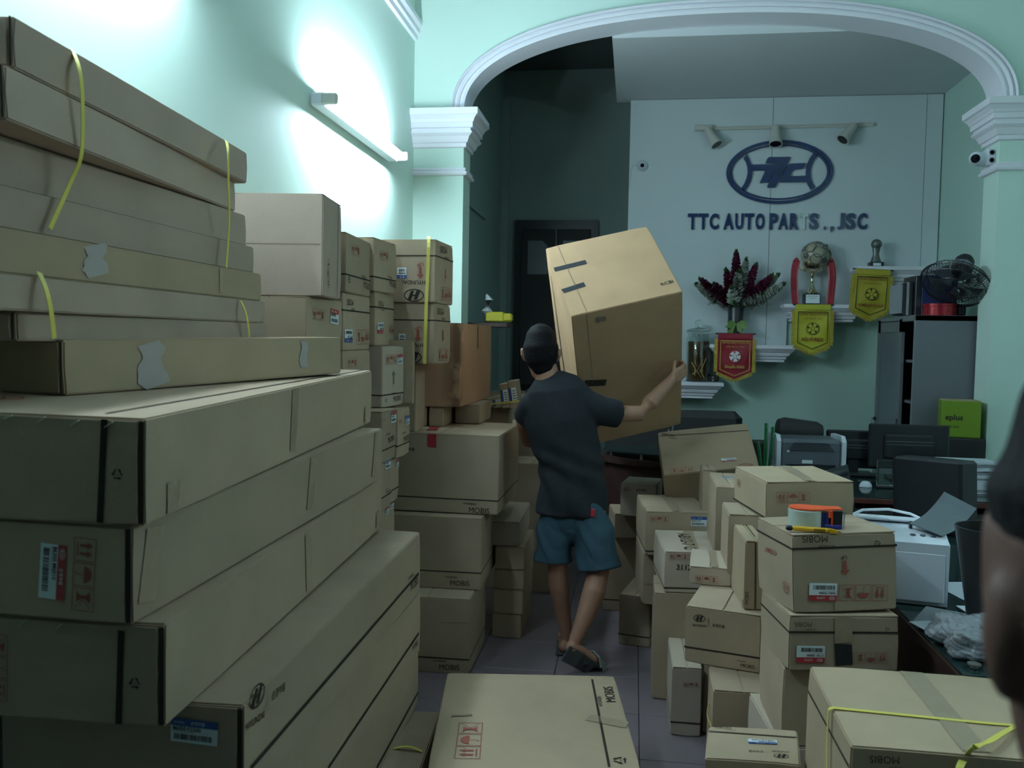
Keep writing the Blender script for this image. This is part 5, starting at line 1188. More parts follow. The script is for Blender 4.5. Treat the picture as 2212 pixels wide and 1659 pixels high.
    ((0.3837, 3.2901, 0.4241, -0.2535, -0.0, 0.0, 0.2713, 0.33, 0.2108), 'dark-fronted carton with small oval emblem, turned towards the aisle', 'cartons heaped on the right of the aisle', 0, 0.27, 'T', [('hlogo', 'N', (-0.106, -0.165, 0.1386), (-0.0573, -0.165, 0.1424), 1), ('line', 'N', (-0.0501, -0.165, 0.1794), (-0.0508, -0.165, 0.1468), 0.001), ('text:순정부품', 'N', (-0.0359, -0.165, 0.149), (0.0071, -0.165, 0.1485), 1), ('mobis', 'N', (0.0685, -0.165, 0.0153), (0.1169, -0.165, 0.015), 1)]),
    ((0.4461, 3.3198, 0.6363, 0.0435, -0.0, -0.0, 0.075, 0.3362, 0.2528), 'narrow upright carton standing on the emblem carton', 'cartons heaped on the right of the aisle', 3, None, 'T', [('line', 'N', (-0.0022, -0.1681, 0.2488), (0.0041, -0.1681, 0.004), 0.004), ('mobis', 'N', (-0.021, -0.1681, 0.0212), (-0.0208, -0.1681, 0.0671), 1), ('line', 'T', (0.0109, 0.1641, 0.2528), (0.0083, -0.1008, 0.2528), 0.004)]),
    ((0.2672, 3.9698, -0.0, -0.0, 0.0, -0.0002, 0.3, 0.3, 0.4842), 'tall plain carton on the floor below the carton with handwriting', 'cartons heaped on the right of the aisle', 0, None, 'T', []),
    ((0.298, 4.0571, 0.4857, 0.0873, -0.0, -0.0001, 0.3181, 0.4381, 0.1858), 'worn carton with black handwriting on its top and side', 'cartons heaped on the right of the aisle', 1, 0.12, 'T', [('care3', 'N', (-0.1404, -0.2191, 0.1488), (-0.0528, -0.2191, 0.1516), 1), ('text:3112', 'N', (-0.1066, -0.2191, 0.1061), (-0.0413, -0.2191, 0.104), 1), ('text:AB12-7 C', 'T', (-0.054, 0.1515, 0.1858), (-0.0655, -0.174, 0.1858), 1), ('tape', 'T', (-0.0007, 0.2094, 0.1858), (-0.0228, -0.1771, 0.1858), 0.05)]),
    ((0.3356, 3.5832, 0.6382, -0.0893, 0.0172, 0.0015, 0.1663, 0.2796, 0.0731), 'small pale carton taped crosswise in front of the handwritten one', 'cartons heaped on the right of the aisle', 1, None, 'T', [('tape', 'T', (0.0028, 0.1358, 0.0731), (0.0162, -0.1358, 0.0731), 0.03), ('care3', 'N', (-0.0593, -0.1398, 0.0096), (0.0307, -0.1398, 0.0098), 1)]),
    ((0.375, 3.61, 0.0, -0.0893, 0.0, 0.0, 0.1, 0.2, 0.6342), 'carton in shade supporting the small cross-taped one', 'cartons heaped on the right of the aisle', 0, None, 'T', []),
    ((0.074, 4.656, 0.0, -0.2169, -0.0, 0.0, 0.1655, 0.35, 0.2661), "dark floor-level carton with black line right of the man's legs", 'cartons heaped on the right of the aisle', 0, 0.2, 'T', [('recycle', 'N', (-0.046, -0.175, 0.0154), (-0.0286, -0.175, 0.0154), 1)]),
    ((0.22, 4.56, 0.268, 0.0873, 0.0, 0.0, 0.33, 0.42, 0.265), 'carton below the blue-labelled carton, in the column right of the man', 'cartons heaped on the right of the aisle', 0, None, 'T', [('care3', 'N', (-0.1568, -0.21, 0.0982), (-0.1148, -0.21, 0.0972), 1)]),
    ((0.214, 4.5368, 0.5344, 0.0979, 0.0001, -0.0, 0.3136, 0.476, 0.2221), 'carton with blue label and brown tape over its top', 'cartons heaped on the right of the aisle', 0, 0.1, 'T', [('tape', 'T', (0.0006, 0.234, 0.2221), (-0.0016, -0.2223, 0.2221), 0.05), ('care3', 'N', (-0.1376, -0.238, 0.168), (-0.0437, -0.238, 0.1706), 1), ('label_blue', 'N', (0.0643, -0.238, 0.1549), (0.142, -0.238, 0.1547), 0.612, '84260 D3100')]),
    ((0.4305, 3.958, 0.6824, -0.008, 0.0001, -0.0, 0.1262, 0.4188, 0.3), 'tall carton with blue and white label on top, left of the clean taped carton', 'cartons heaped on the right of the aisle', 0, None, 'T', [('label_blue', 'T', (-0.0225, 0.0355, 0.3), (0.0257, 0.0215, 0.3), 0.85, '84710'), ('care1', 'T', (-0.0514, -0.2004, 0.3), (-0.0266, -0.2054, 0.3), 1)]),
    ((0.3912, 4.46, 0.5442, 0.0, 0.0, 0.0, 0.07, 0.2, 0.42), 'thin upright carton squeezed behind the tall blue-labelled one', 'cartons heaped on the right of the aisle', 0, None, 'T', []),
    ((0.4544, 3.5588, 0.6894, 0.006, 0.0, 0.0, 0.14, 0.258, 0.24), 'open-topped dark carton tucked under the clean taped carton', 'cartons heaped on the right of the aisle', 0, None, 'T', []),
    ((0.433, 4.9178, 0.8106, 0.1031, 0.5936, -0.1644, 0.5023, 0.3598, 0.26), 'broad brown carton tipped back on the heap', 'cartons heaped on the right of the aisle', 2, None, '', [('mobis', 'T', (-0.1572, 0.1409, 0.26), (-0.2248, 0.1638, 0.26), 1), ('line', 'T', (-0.2471, 0.14, 0.26), (0.2437, 0.1128, 0.26), 0.004), ('label_red', 'T', (0.1437, -0.0984, 0.26), (0.0662, -0.0944, 0.26), 0.33, '86512 D3000'), ('care3', 'T', (-0.0839, -0.1351, 0.26), (-0.2138, -0.131, 0.26), 1), ('kia', 'T', (0.2265, -0.151, 0.26), (0.1402, -0.1493, 0.26), 1)]),
    ((0.3866, 2.3353, 0.0, -0.1307, 0.0205, -0.0828, 0.2417, 0.1938, 0.5244), 'low carton at the front with blue label on top', 'cartons heaped on the right of the aisle', 3, None, '', [('line', 'T', (-0.1168, 0.0557, 0.5244), (0.1168, 0.0482, 0.5244), 0.005), ('mobis', 'T', (-0.0573, 0.0895, 0.5244), (-0.1019, 0.0896, 0.5244), 1), ('label_blue', 'T', (0.0646, 0.0246, 0.5244), (-0.0104, 0.0227, 0.5244), 0.33, '57724 C9000'), ('text:순정부품', 'T', (0.0289, -0.0407, 0.5244), (-0.009, -0.0407, 0.5244), 1), ('hlogo', 'T', (0.0945, -0.0342, 0.5244), (0.0513, -0.035, 0.5244), 1)]),
    ((0.6958, 2.0607, 0.0, -0.0063, 0.0, 0.0, 0.4147, 0.4193, 0.3826), 'carton under the front right yellow-strapped one', 'cartons heaped on the right of the aisle', 0, None, 'T', []),
    ((0.6958, 2.0607, 0.3846, -0.0063, -0.0, 0.0001, 0.4508, 0.4558, 0.38), 'large carton with loose yellow strap at the front right', 'cartons heaped on the right of the aisle', 3, None, '', [('tape', 'T', (0.0283, 0.2239, 0.38), (0.0282, -0.2104, 0.38), 0.055), ('mobis', 'N', (-0.1286, -0.2279, 0.3654), (-0.1871, -0.2279, 0.3621), 1), ('line', 'L', (-0.2254, 0.2145, 0.3153), (-0.2254, -0.2239, 0.333), 0.006)]),
    ((0.0, 5.2, 0.0, 0.0, 0.0, 0.0, 0.3, 0.3, 0.447), "dim carton on the floor behind the man's right leg", 'cartons heaped on the right of the aisle', 0, 0.15, 'T', []),
    ((-0.0412, 5.158, 0.4485, 0.14, 0.0, -0.0, 0.1354, 0.3, 0.1451), 'dim carton with oval mark, second down beside the round desk', 'cartons heaped on the right of the aisle', 0, None, 'T', [('kia', 'N', (-0.0257, -0.15, 0.0899), (0.0068, -0.15, 0.0905), 1)]),
    ((0.0658, 5.0693, 0.5951, -0.1587, -0.0, -0.0, 0.2055, 0.2746, 0.1878), 'pale carton with oval mark, top of the pile beside the round desk', 'cartons heaped on the right of the aisle', 1, None, 'T', [('kia', 'N', (-0.0816, -0.1373, 0.1424), (-0.0361, -0.1373, 0.1456), 1), ('text:순정부품', 'N', (-0.0121, -0.1373, 0.1473), (0.0435, -0.1373, 0.1512), 1)]),
    ((-0.93, 5.53, 0.0, 0.0, 0.0, 0.0, 0.3, 0.32, 0.56), 'dim lower carton behind the red-taped one, at the passage entrance', 'dim cartons piled at the foot of the passage', 0, None, 'T', []),
    ((-0.93, 5.54, 0.561, 0.0524, 0.0, 0.0, 0.28, 0.3, 0.6), 'dim carton carrying the strapped bundle of small blue-labelled boxes', 'dim cartons piled at the foot of the passage', 0, None, 'T', []),
    ((-0.62, 5.5, 0.0, -0.0698, 0.0, 0.0, 0.28, 0.34, 0.82), "dim tall carton seen just left of the man's waist", 'dim cartons piled at the foot of the passage', 0, None, 'T', []),
    ((-0.72, 5.95, 0.0, 0.0698, 0.0, 0.0, 0.3, 0.36, 1.02), 'dim carton standing behind the strapped bundle', 'dim cartons piled at the foot of the passage', 0, None, 'T', []),
    ((-1.0, 7.1, 0.0, 0.0, 0.0, 0.0, 0.42, 0.4, 0.58), 'lower dark carton in front of the double door, at left', 'dim cartons piled at the foot of the passage', 0, None, 'T', []),
    ((-0.98, 7.1, 0.581, 0.0349, 0.0, 0.0, 0.42, 0.4, 0.58), 'upper dark carton in front of the double door, at left', 'dim cartons piled at the foot of the passage', 0, None, 'T', []),
    ((-0.53, 7.15, 0.0, -0.0524, 0.0, 0.0, 0.44, 0.4, 1.15), 'tall dark carton in front of the double door, behind the man', 'dim cartons piled at the foot of the passage', 0, None, 'T', []),
    ((-0.0824, 5.1448, 1.2533, 0.3935, 0.6827, -0.306, 0.5696, 0.6033, 0.9761), "battered brown carton held shut with black tape, carried on the man's shoulder", None, 0, None, '', [('tape_black', 'T', (-0.2808, 0.094, 0.9761), (-0.1075, 0.1005, 0.9761), 0.035), ('tape_black', 'T', (-0.2808, -0.0973, 0.9761), (-0.1599, -0.079, 0.9761), 0.035), ('lineb', 'N', (-0.2521, -0.3016, 0.5009), (-0.1347, -0.3016, 0.4716), 0.045), ('arrowk', 'N', (-0.1135, -0.3016, 0.9106), (-0.1681, -0.3016, 0.911), 1), ('arrowk', 'N', (-0.1129, -0.3016, 0.9226), (-0.1673, -0.3016, 0.9229), 1), ('gap', 'L', (-0.2848, 0.2178, 0.8459), (-0.2848, 0.1198, 0.024), 0.02), ('text:RCBI', 'T', (0.2015, -0.226, 0.9761), (0.2664, -0.218, 0.9761), 1), ('line', 'T', (-0.2176, 0.2976, 0.9761), (-0.2041, -0.2976, 0.9761), 0.0025), ('line', 'N', (-0.2068, -0.3016, 0.9671), (-0.205, -0.3016, 0.4864), 0.0025)]),
]

NBOX = {}
for pose, lab, group, tone, band, flaps, decs in CARTONS:
    carried = lab.startswith('battered')
    o = carton(pose, lab, group, tone, band, flaps, decs, tonem='cardt' if carried else None)
    if carried: carried_box = (o, pose)

# bundle of small leaning boxes tied with a yellow strap
bu = (-.87, 5.42, 1.163)
for k in range(5):
    w = .052; hgt = [.05, .055, .07, .155, .175][k]
    t = thing('small_parts_box', ['tiny label-fronted box at the left end of the strapped bundle', 'second small box from the left of the strapped bundle', 'middle small box of the strapped bundle', 'fourth box of the strapped bundle, leaning, with blue label', 'tallest box of the strapped bundle, at its right end'][k], 'box', (bu[0] + .054 * k - .08, bu[1], bu[2] + .004), 0, 'small boxes strapped together on the dim carton')
    t.rotation_euler = (0, R(-8), 0)
    b = MB(); b.box((0, 0, hgt / 2), (w, .20, hgt), 'card0', bev=.003); b.build('body', t)
    F = Flat((-w * .42, -.1005, hgt * .2), (1, 0, 0), (0, 0, 1), (0, -1, 0)); F.rect(0, 0, w * .84, hgt * .55, 'labwhite'); F.rect(0, 0, w * .26, hgt * .55, 'labblue', 1)
    for q in range(5): F.rect(w * .4, hgt * (.06 + .09 * q), w * .75, hgt * (.09 + .09 * q), 'ink', 1)
    F.mb.build('shipping_label', t)
b = MB(); z0 = bu[2] + .03; b.ribbon([(bu[0] - .12, bu[1] - .104, z0 - .01), (bu[0] + .0, bu[1] - .106, z0), (bu[0] + .17, bu[1] - .104, z0 + .022), (bu[0] + .178, bu[1] + .10, z0 + .022), (bu[0] - .12, bu[1] + .106, z0), (bu[0] - .125, bu[1] - .1, z0 - .01)], (0, 0, 1), .011, .0015, 'strap')
o = b.build('plastic_strap'); tag(o, 'yellow strap round the bundle of small labelled boxes', 'strap')

# yellow packing straps
STRAPS = [
    ('upper yellow strap sagging over the near end of the flat cartons', 0.012, (0, 1, 0), [(-1.2, 1.707, 2.199), (-1.165, 1.679, 2.149), (-1.16, 1.681, 2.087), (-1.175, 1.698, 1.98), (-1.2, 1.696, 1.917), (-1.21, 1.643, 1.813)]),
    ('upper yellow strap at the far end of the flat cartons', 0.01, (0, 1, 0), [(-1.2, 2.403, 2.167), (-1.165, 2.344, 2.119), (-1.17, 2.357, 2.03), (-1.195, 2.411, 1.931), (-1.195, 2.393, 1.796)]),
    ('lower yellow strap near the left edge, bowed off the bottom flat cartons', 0.013, (0, 1, 0), [(-1.19, 1.582, 1.718), (-1.165, 1.569, 1.683), (-1.155, 1.569, 1.642), (-1.16, 1.585, 1.585)]),
    ('lower yellow strap near the far end of the bottom flat cartons', 0.01, (0, 1, 0), [(-1.185, 2.466, 1.703), (-1.165, 2.455, 1.671), (-1.16, 2.463, 1.632), (-1.165, 2.484, 1.587)]),
    ('yellow strap down the front of the upside-down emblem cartons', 0.016, (1, 0, 0), [(-1.028, 4.2, 2.096), (-0.999, 4.085, 2.08), (-1.002, 4.085, 1.926), (-1.008, 4.09, 1.78), (-1.012, 4.095, 1.622), (-1.016, 4.1, 1.473)]),
    ('yellow strap across the top and left side of the front right carton', 0.011, (0, 1, 0), [(0.462, 1.995, 0.59), (0.462, 2.008, 0.693), (0.462, 2.008, 0.752), (0.468, 2.01, 0.768), (0.505, 2.014, 0.767), (0.662, 2.004, 0.767), (0.767, 1.997, 0.767), (0.855, 1.994, 0.767)]),
    ('loose tail of the yellow strap drooping off the front right carton', 0.014, (1, 0.3, 0), [(0.853, 1.985, 0.77), (0.799, 1.92, 0.779), (0.751, 1.866, 0.782), (0.709, 1.828, 0.785), (0.697, 1.84, 0.757), (0.674, 1.81, 0.741), (0.667, 1.8, 0.693)]),
]

for lab, w, wd, pts in STRAPS:
    P = [Vector(p) for p in pts]; Q = []
    for i in range(len(P) - 1):                    # Catmull-Rom through the measured points
        p0 = P[max(i - 1, 0)]; p1 = P[i]; p2 = P[i + 1]; p3 = P[min(i + 2, len(P) - 1)]
        for q in range(6):
            t = q / 6; Q.append(.5 * ((2 * p1) + (p2 - p0) * t + (2 * p0 - 5 * p1 + 4 * p2 - p3) * t * t + (3 * p1 - p0 - 3 * p2 + p3) * t ** 3))
    Q.append(P[-1])
    b = MB(); b.ribbon(Q, wd, w, .0012, 'strap'); o = b.build('plastic_strap'); tag(o, lab, 'strap', 'yellow packing straps on the cartons')

# ------------------------------------------------------------------ tape dispenser and cutter on the upside-down carton
TZ = 1.0625
td = thing('tape_dispenser', 'orange and blue hand tape dispenser with a milky roll of tape', 'tape dispenser', (.530, 2.60, TZ), R(4))
b = MB(); b.lathe([(.030, .006), (.047, .006), (.047, .054), (.030, .054), (.030, .006)], 'taperoll', 40, (-.02, 0, 0)); b.build('tape_roll', td, smooth=True)
b = MB(); b.lathe([(.001, .0), (.041, .0), (.041, .005), (.001, .005)], 'orange', 36, (-.02, 0, 0)); b.build('lower_disc', td, smooth=True)
b = MB()
out = [(-.062, .02), (-.05, .04), (-.02, .047), (.02, .035), (.05, .03), (.085, .03), (.085, -.012), (.05, -.02), (.02, -.03), (-.01, -.035), (-.045, -.025), (-.062, 0)]
b.grid([[(x, y, .056) for x, y in out], [(x, y, .060) for x, y in out]], 'orange')
b.box((.048, -.022, .045), (.014, .008, .022), 'orange', bev=.002); b.box((.052, -.02, .03), (.004, .012, .055), 'orange')
b.build('frame', td)
b = MB(); b.tube([(.036, -.005, .0), (.036, -.005, .048)], .018, 'bluep', 16); b.box((.055, -.005, .008), (.055, .045, .016), 'bluep', bev=.004); b.build('grip', td)
b = MB(); b.box((.068, -.022, .032), (.028, .006, .048), 'black', bev=.002); b.build('wiper', td)
b = MB(); b.poly([(.084, -.025, .008), (.087, -.025, .008), (.087, -.025, .056), (.084, -.025, .056)], 'whitep')
for k in range(12): b.poly([(.084, -.026, .008 + .004 * k), (.0895, -.026, .010 + .004 * k), (.084, -.026, .012 + .004 * k)], 'steel')
b.build('serrated_blade', td)
uc = thing('utility_knife', 'yellow snap-off utility knife lying in front of the tape dispenser', 'knife', (.515, 2.535, TZ + .008), R(-6))
b = MB(); b.box((0, 0, 0), (.10, .017, .012), 'cutter', bev=.003)
b.grid([[(.05, -.008, -.006), (.05, .008, -.006), (.05, .008, .006), (.05, -.008, .006)], [(.075, -.005, -.006), (.075, .004, -.006), (.075, .004, .002), (.075, -.005, .002)]], 'cutter'); b.build('handle', uc)
b = MB(); b.box((-.058, 0, 0), (.02, .018, .014), 'black', bev=.004); b.build('end_cap', uc)
b = MB()
for k in range(8): b.box((.01 + .004 * k, -.0086, 0), (.0016, .001, .010), 'ink')
b.build('grip_ribs', uc)
b = MB(); b.poly([(.074, -.003, -.004), (.088, -.003, -.004), (.080, -.003, .0), (.074, -.003, .0)], 'steel'); b.build('blade', uc)

# ------------------------------------------------------------------ people
def limb(b, pts, m, n=14, flat=None, end='round'):
    """rings along a joint chain; pts = [(x,y,z,r or (ra,rb)), ...], rounded ends"""
    m = 'skin'
    P = [Vector(p[:3]) for p in pts]; Rr = [p[3] if isinstance(p[3], tuple) else (p[3], p[3]) for p in pts]
    rings = []
    d0 = (P[1] - P[0]).normalized(); d1 = (P[-1] - P[-2]).normalized()
    seq = []
    for k in (-.98, -.8, -.45): seq.append((P[0] + d0 * k * max(Rr[0]) * 1.0, math.sqrt(1 - k * k), Rr[0], d0))
    for i in range(len(P)):
        d = (P[min(i + 1, len(P) - 1)] - P[max(i - 1, 0)]).normalized(); seq.append((P[i], 1, Rr[i], d))
    for k in ((.45, .8, .98) if end == 'round' else ()): seq.append((P[-1] + d1 * k * max(Rr[-1]), math.sqrt(1 - k * k), Rr[-1], d1))
    for p, k, (ra, rb), d in seq:
        ref = Vector((1, 0, 0)) if abs(d.x) < .8 else Vector((0, 0, 1))
        a = (ref - d * ref.dot(d)).normalized(); c = d.cross(a)
        rings.append([p + a * ra * k * math.cos(2 * PI * q / n) + c * rb * k * math.sin(2 * PI * q / n) for q in range(n)])
    b.grid(rings, m)
def fused(name, b, parent, vox, smooth_it=4, factor=.5, mname=None):
    me = b.mesh(name); ob = bpy.data.objects.new(name, me); COL.objects.link(ob)
    r = ob.modifiers.new('r', 'REMESH'); r.mode = 'VOXEL'; r.voxel_size = vox; r.use_smooth_shade = True
    s = ob.modifiers.new('s', 'SMOOTH'); s.iterations = smooth_it; s.factor = factor
    dg = bpy.context.evaluated_depsgraph_get(); dg.update()
    out = bpy.data.meshes.new_from_object(ob.evaluated_get(dg))
    bpy.data.objects.remove(ob); bpy.data.meshes.remove(me)
    out.materials.clear(); out.materials.append(M[mname])
    return link(name, out, parent, smooth=True)

man = thing('person', 'man seen from behind in charcoal t-shirt and teal shorts, carrying a big carton', 'person', (0, 0, 0))
b = MB()
# head, neck, torso, legs
limb(b, [(-.455, 4.30, 1.455, (.064, .070)), (-.462, 4.30, 1.50, (.082, .090)), (-.464, 4.30, 1.55, (.088, .098)), (-.465, 4.295, 1.59, (.078, .088))], 's')
limb(b, [(-.458, 4.36, 1.455, .032), (-.46, 4.345, 1.50, .04)], 's')                              # jaw and chin, facing away
limb(b, [(-.462, 4.395, 1.535, .010), (-.461, 4.402, 1.51, .014)], 's')                            # nose
limb(b, [(-.405, 4.285, 1.35, .068), (-.425, 4.285, 1.40, .062), (-.442, 4.29, 1.46, .062)], 's')
for s_, x in ((-1, -.552), (1, -.376)):
    limb(b, [(x, 4.30, 1.508, (.008, .016)), (x + s_ * .006, 4.297, 1.525, (.009, .022)), (x + s_ * .008, 4.295, 1.543, (.008, .017))], 's', 10)
limb(b, [(-.29, 4.27, .86, (.135, .10)), (-.30, 4.27, 1.0, (.13, .095)), (-.35, 4.27, 1.18, (.155, .10)), (-.375, 4.275, 1.29, (.14, .085))], 's')
limb(b, [(-.50, 4.28, 1.285, .055), (-.375, 4.28, 1.33, .06), (-.235, 4.28, 1.295, .058)], 's')
# right arm holding the carton's side, left arm under the far side
limb(b, [(-.215, 4.28, 1.285, .052), (-.14, 4.30, 1.25, .047), (-.06, 4.34, 1.235, .043), (.035, 4.40, 1.235, .042), (.085, 4.43, 1.285, .043), (.155, 4.49, 1.36, .033), (.20, 4.53, 1.41, .025)], 's')
limb(b, [(-.515, 4.29, 1.27, .05), (-.555, 4.40, 1.17, .044), (-.55, 4.53, 1.06, .036), (-.44, 4.68, 1.01, .028), (-.385, 4.74, .995, .026)], 's')
# hands: palm, four bent fingers, thumb
def hand(W, along, across, nrm, curl=1.0, s=1.0):
    W = Vector(W); a = Vector(along).normalized(); c = Vector(across); c = (c - a * c.dot(a)).normalized(); n = Vector(nrm); n = (n - a * n.dot(a) - c * n.dot(c)).normalized()
    def T(p, r): q = W + a * p[0] * s + c * p[1] * s + n * p[2] * s; return (q.x, q.y, q.z, r)
    for oy in (-.024, -.008, .008, .024): limb(b, [T((.0, oy * .8, 0), .014), T((.045, oy, 0), .0135), T((.078, oy, .002), .012)], 's', 10)
    for oy, l in ((-.027, .75), (-.009, .95), (.009, 1.0), (.027, .9)):
        limb(b, [T((.078, oy, .0), .0085), T((.078 + .034 * l, oy, .006 * curl), .0080), T((.078 + .050 * l, oy, .026 * curl * l), .0072), T((.078 + .052 * l, oy, .045 * curl * l), .0065)], 's', 8)
    limb(b, [T((.015, .026, .0), .012), T((.04, .052, .012), .0105), T((.066, .06, .026), .009)], 's', 8)
hand((.205, 4.535, 1.412), (.62, .55, .42), (-.25, -.35, .9), (-.65, .75, .1), 1.5, 1.05)
hand((-.38, 4.745, .995), (1, .35, .0), (0, -1, 0), (0, 0, 1), .6)
# legs
limb(b, [(-.365, 4.27, .80, .082), (-.36, 4.25, .64, .072), (-.352, 4.25, .47, .052), (-.345, 4.265, .36, .053), (-.325, 4.29, .22, .040), (-.305, 4.31, .09, .031)], 's')
limb(b, [(-.205, 4.26, .80, .086), (-.17, 4.22, .64, .074), (-.142, 4.20, .48, .054), (-.165, 4.14, .375, .056), (-.205, 4.09, .26, .043), (-.245, 4.055, .16, .032)], 's')
# feet with toes
limb(b, [(-.315, 4.285, .045, (.030, .030)), (-.315, 4.36, .040, (.034, .026)), (-.322, 4.45, .032, (.040, .020)), (-.325, 4.50, .028, (.040, .015))], 's')
for k in range(5): limb(b, [(-.358 + .017 * k, 4.50, .028, .009), (-.360 + .017 * k, 4.535 + (.01 if k > 1 else 0), .026, .0085 + .001 * k)], 's', 8)
limb(b, [(-.262, 4.03, .135, .030), (-.215, 4.06, .105, (.032, .026)), (-.165, 4.085, .055, (.038, .022)), (-.145, 4.11, .035, (.038, .016))], 's')
for k in range(5): limb(b, [(-.165 + .014 * k, 4.125 - .004 * k, .030, .009), (-.160 + .015 * k, 4.155 - .006 * k, .024, .0085)], 's', 8)
b.mats = ['skin']; b.m = [0] * len(b.m)
fused('body', b, man, .0052, 3, .5, 'skin')
# hair cap
b = MB()
limb(b, [(-.462, 4.285, 1.525, (.087, .092)), (-.465, 4.288, 1.562, (.092, .101)), (-.466, 4.29, 1.595, (.080, .090))], 'hair', 20)
limb(b, [(-.452, 4.252, 1.475, (.058, .040)), (-.46, 4.25, 1.53, (.076, .058))], 'hair', 14)
fused('hair', b, man, .006, 12, .5, 'hair')
# face details on the far side
b = MB()
for s_ in (-1, 1):
    b.lathe([(.0005, -.009), (.008, -.004), (.009, .002), (.004, .008), (.0005, .009)], 'labwhite', 10, (-.463 + s_ * .03, 4.379, 1.545), orient((0, 1, 0)))
    b.tube([(-.463 + s_ * .016, 4.392, 1.563), (-.463 + s_ * .034, 4.388, 1.568), (-.463 + s_ * .048, 4.376, 1.562)], .003, 'hair', 6)
b.build('eyes_and_brows', man)
b = MB(); b.tube([(-.482, 4.383, 1.482), (-.46, 4.391, 1.479), (-.438, 4.383, 1.482)], .005, 'maroon', 6); b.build('mouth', man)
# t-shirt
b = MB()
limb(b, [(-.365, 4.275, 1.27, (.180, .105)), (-.355, 4.272, 1.20, (.183, .116)), (-.335, 4.27, 1.10, (.172, .117)), (-.305, 4.268, 1.0, (.162, .116)), (-.29, 4.265, .90, (.166, .120)), (-.285, 4.262, .82, (.176, .128)), (-.285, 4.262, .735, (.182, .134))], 's', 24, end='flat')
limb(b, [(-.475, 4.28, 1.275, .075), (-.40, 4.28, 1.32, .078), (-.32, 4.28, 1.325, .078), (-.24, 4.28, 1.29, .078)], 's', 18)
limb(b, [(-.41, 4.283, 1.36, .064), (-.418, 4.284, 1.385, .060)], 's', 16)
limb(b, [(-.23, 4.28, 1.28, .078), (-.15, 4.295, 1.25, .074), (-.07, 4.335, 1.235, .072)], 's', 18, end='flat')
limb(b, [(-.50, 4.285, 1.265, .072), (-.54, 4.35, 1.20, .068)], 's', 18, end='flat')
sh = fused('t_shirt', b, man, .008, 4, .5, 'shirt')
rr = random.Random(5)
for v in sh.data.vertices:
    p = v.co
    if p.z < 1.22:
        a = math.atan2(p.y - 4.27, p.x + .3)
        w_ = .006 * math.sin(p.z * 46 + a * 3.1 + 1.2 * math.sin(p.z * 19)) + .004 * math.sin(a * 7 + p.z * 20)
        k = min(1, (1.22 - p.z) / .25)
        d = Vector((p.x + .3, p.y - 4.27, 0)).normalized(); v.co = p + d * w_ * k
# shorts
b = MB()
limb(b, [(-.285, 4.265, .80, (.148, .105)), (-.285, 4.265, .73, (.158, .112))], 's', 20)
limb(b, [(-.36, 4.27, .77, (.082, .10)), (-.372, 4.26, .65, (.090, .096)), (-.375, 4.255, .49, (.098, .098))], 's', 18, end='flat')
limb(b, [(-.21, 4.26, .77, (.085, .11)), (-.175, 4.232, .65, (.100, .104)), (-.143, 4.205, .475, (.110, .106))], 's', 18, end='flat')
so = fused('shorts', b, man, .008, 3, .5, 'shorts')
for v in so.data.vertices:
    p = v.co; w_ = .007 * math.sin(p.z * 34 + p.x * 22 + 1.3 * math.sin(p.x * 30)); v.co = p + Vector((w_, -abs(w_) * .6, 0)) * (min(1, (.78 - p.z) / .1) if p.z < .78 else 0)
b = MB(); b.box((-.178, 4.142, .765), (.022, .008, .040), 'tapered', bev=.003); b.build('red_tag', man)
# sandals
for k, (pts, st_) in enumerate((([(-.315, 4.26, .012), (-.318, 4.36, .012), (-.325, 4.46, .012), (-.328, 4.55, .012)], [(-.36, 4.44, .02), (-.35, 4.45, .055), (-.32, 4.455, .062), (-.29, 4.45, .05), (-.282, 4.44, .02)]),
                                ([(-.285, 3.995, .118), (-.225, 4.03, .075), (-.165, 4.075, .022), (-.13, 4.15, .010)], [(-.205, 4.10, .05), (-.19, 4.105, .09), (-.155, 4.09, .10), (-.125, 4.065, .08), (-.118, 4.06, .035)]))):
    t = link('sandal', None, man)
    b = MB(); b.ribbon(pts, (1, .5 if k else 0, .1 if k else 0), .080, .011, 'sandal'); s0 = b.build('sole', t)
    for q in range(3):
        off = Vector((0.012 * q, .018 * q, -.022 * q)) if k else Vector((0, .022 * q, 0))
        b = MB(); b.ribbon([Vector(p) + off for p in st_], (0, 1, 0) if not k else (.5, .6, -.5), .014, .004, 'sandalw'); b.build('strap', t)

# near person at the right edge: dark hair and cheek only
np_ = thing('person', 'blurred dark-haired head and shoulder of a person very close at the right edge', 'person', (0, 0, 0))
HX, HY, HZ = .277, .50, 1.452
b = MB()
limb(b, [(HX, HY, HZ - .055, (.060, .075)), (HX, HY, HZ, (.076, .092)), (HX, HY, HZ + .045, (.078, .092)), (HX, HY, HZ + .075, (.066, .08))], 's', 20)
limb(b, [(HX + .0, HY + .085, HZ - .085, .026), (HX, HY + .075, HZ - .045, .04)], 's')
limb(b, [(HX, HY + .10, HZ, .010), (HX, HY + .108, HZ - .025, .014)], 's', 10)
for s_ in (-1, 1): limb(b, [(HX + s_ * .074, HY - .01, HZ - .035, (.006, .012)), (HX + s_ * .080, HY - .014, HZ - .010, (.007, .017)), (HX + s_ * .079, HY - .012, HZ + .012, (.006, .014))], 's', 10)
limb(b, [(HX, HY - .01, HZ - .06, .056), (HX, HY - .02, HZ - .13, .058), (HX + .01, HY - .03, HZ - .19, .065)], 's')
limb(b, [(HX - .15, HY - .04, HZ - .27, .055), (HX - .02, HY - .03, HZ - .215, .07), (HX + .05, HY - .03, HZ - .215, .07), (HX + .2, HY - .04, HZ - .27, .055)], 's')
limb(b, [(HX + .02, HY - .03, HZ - .28, (.15, .09)), (HX + .02, HY - .03, HZ - .5, (.14, .10)), (HX + .02, HY - .03, HZ - .62, (.14, .10))], 's')
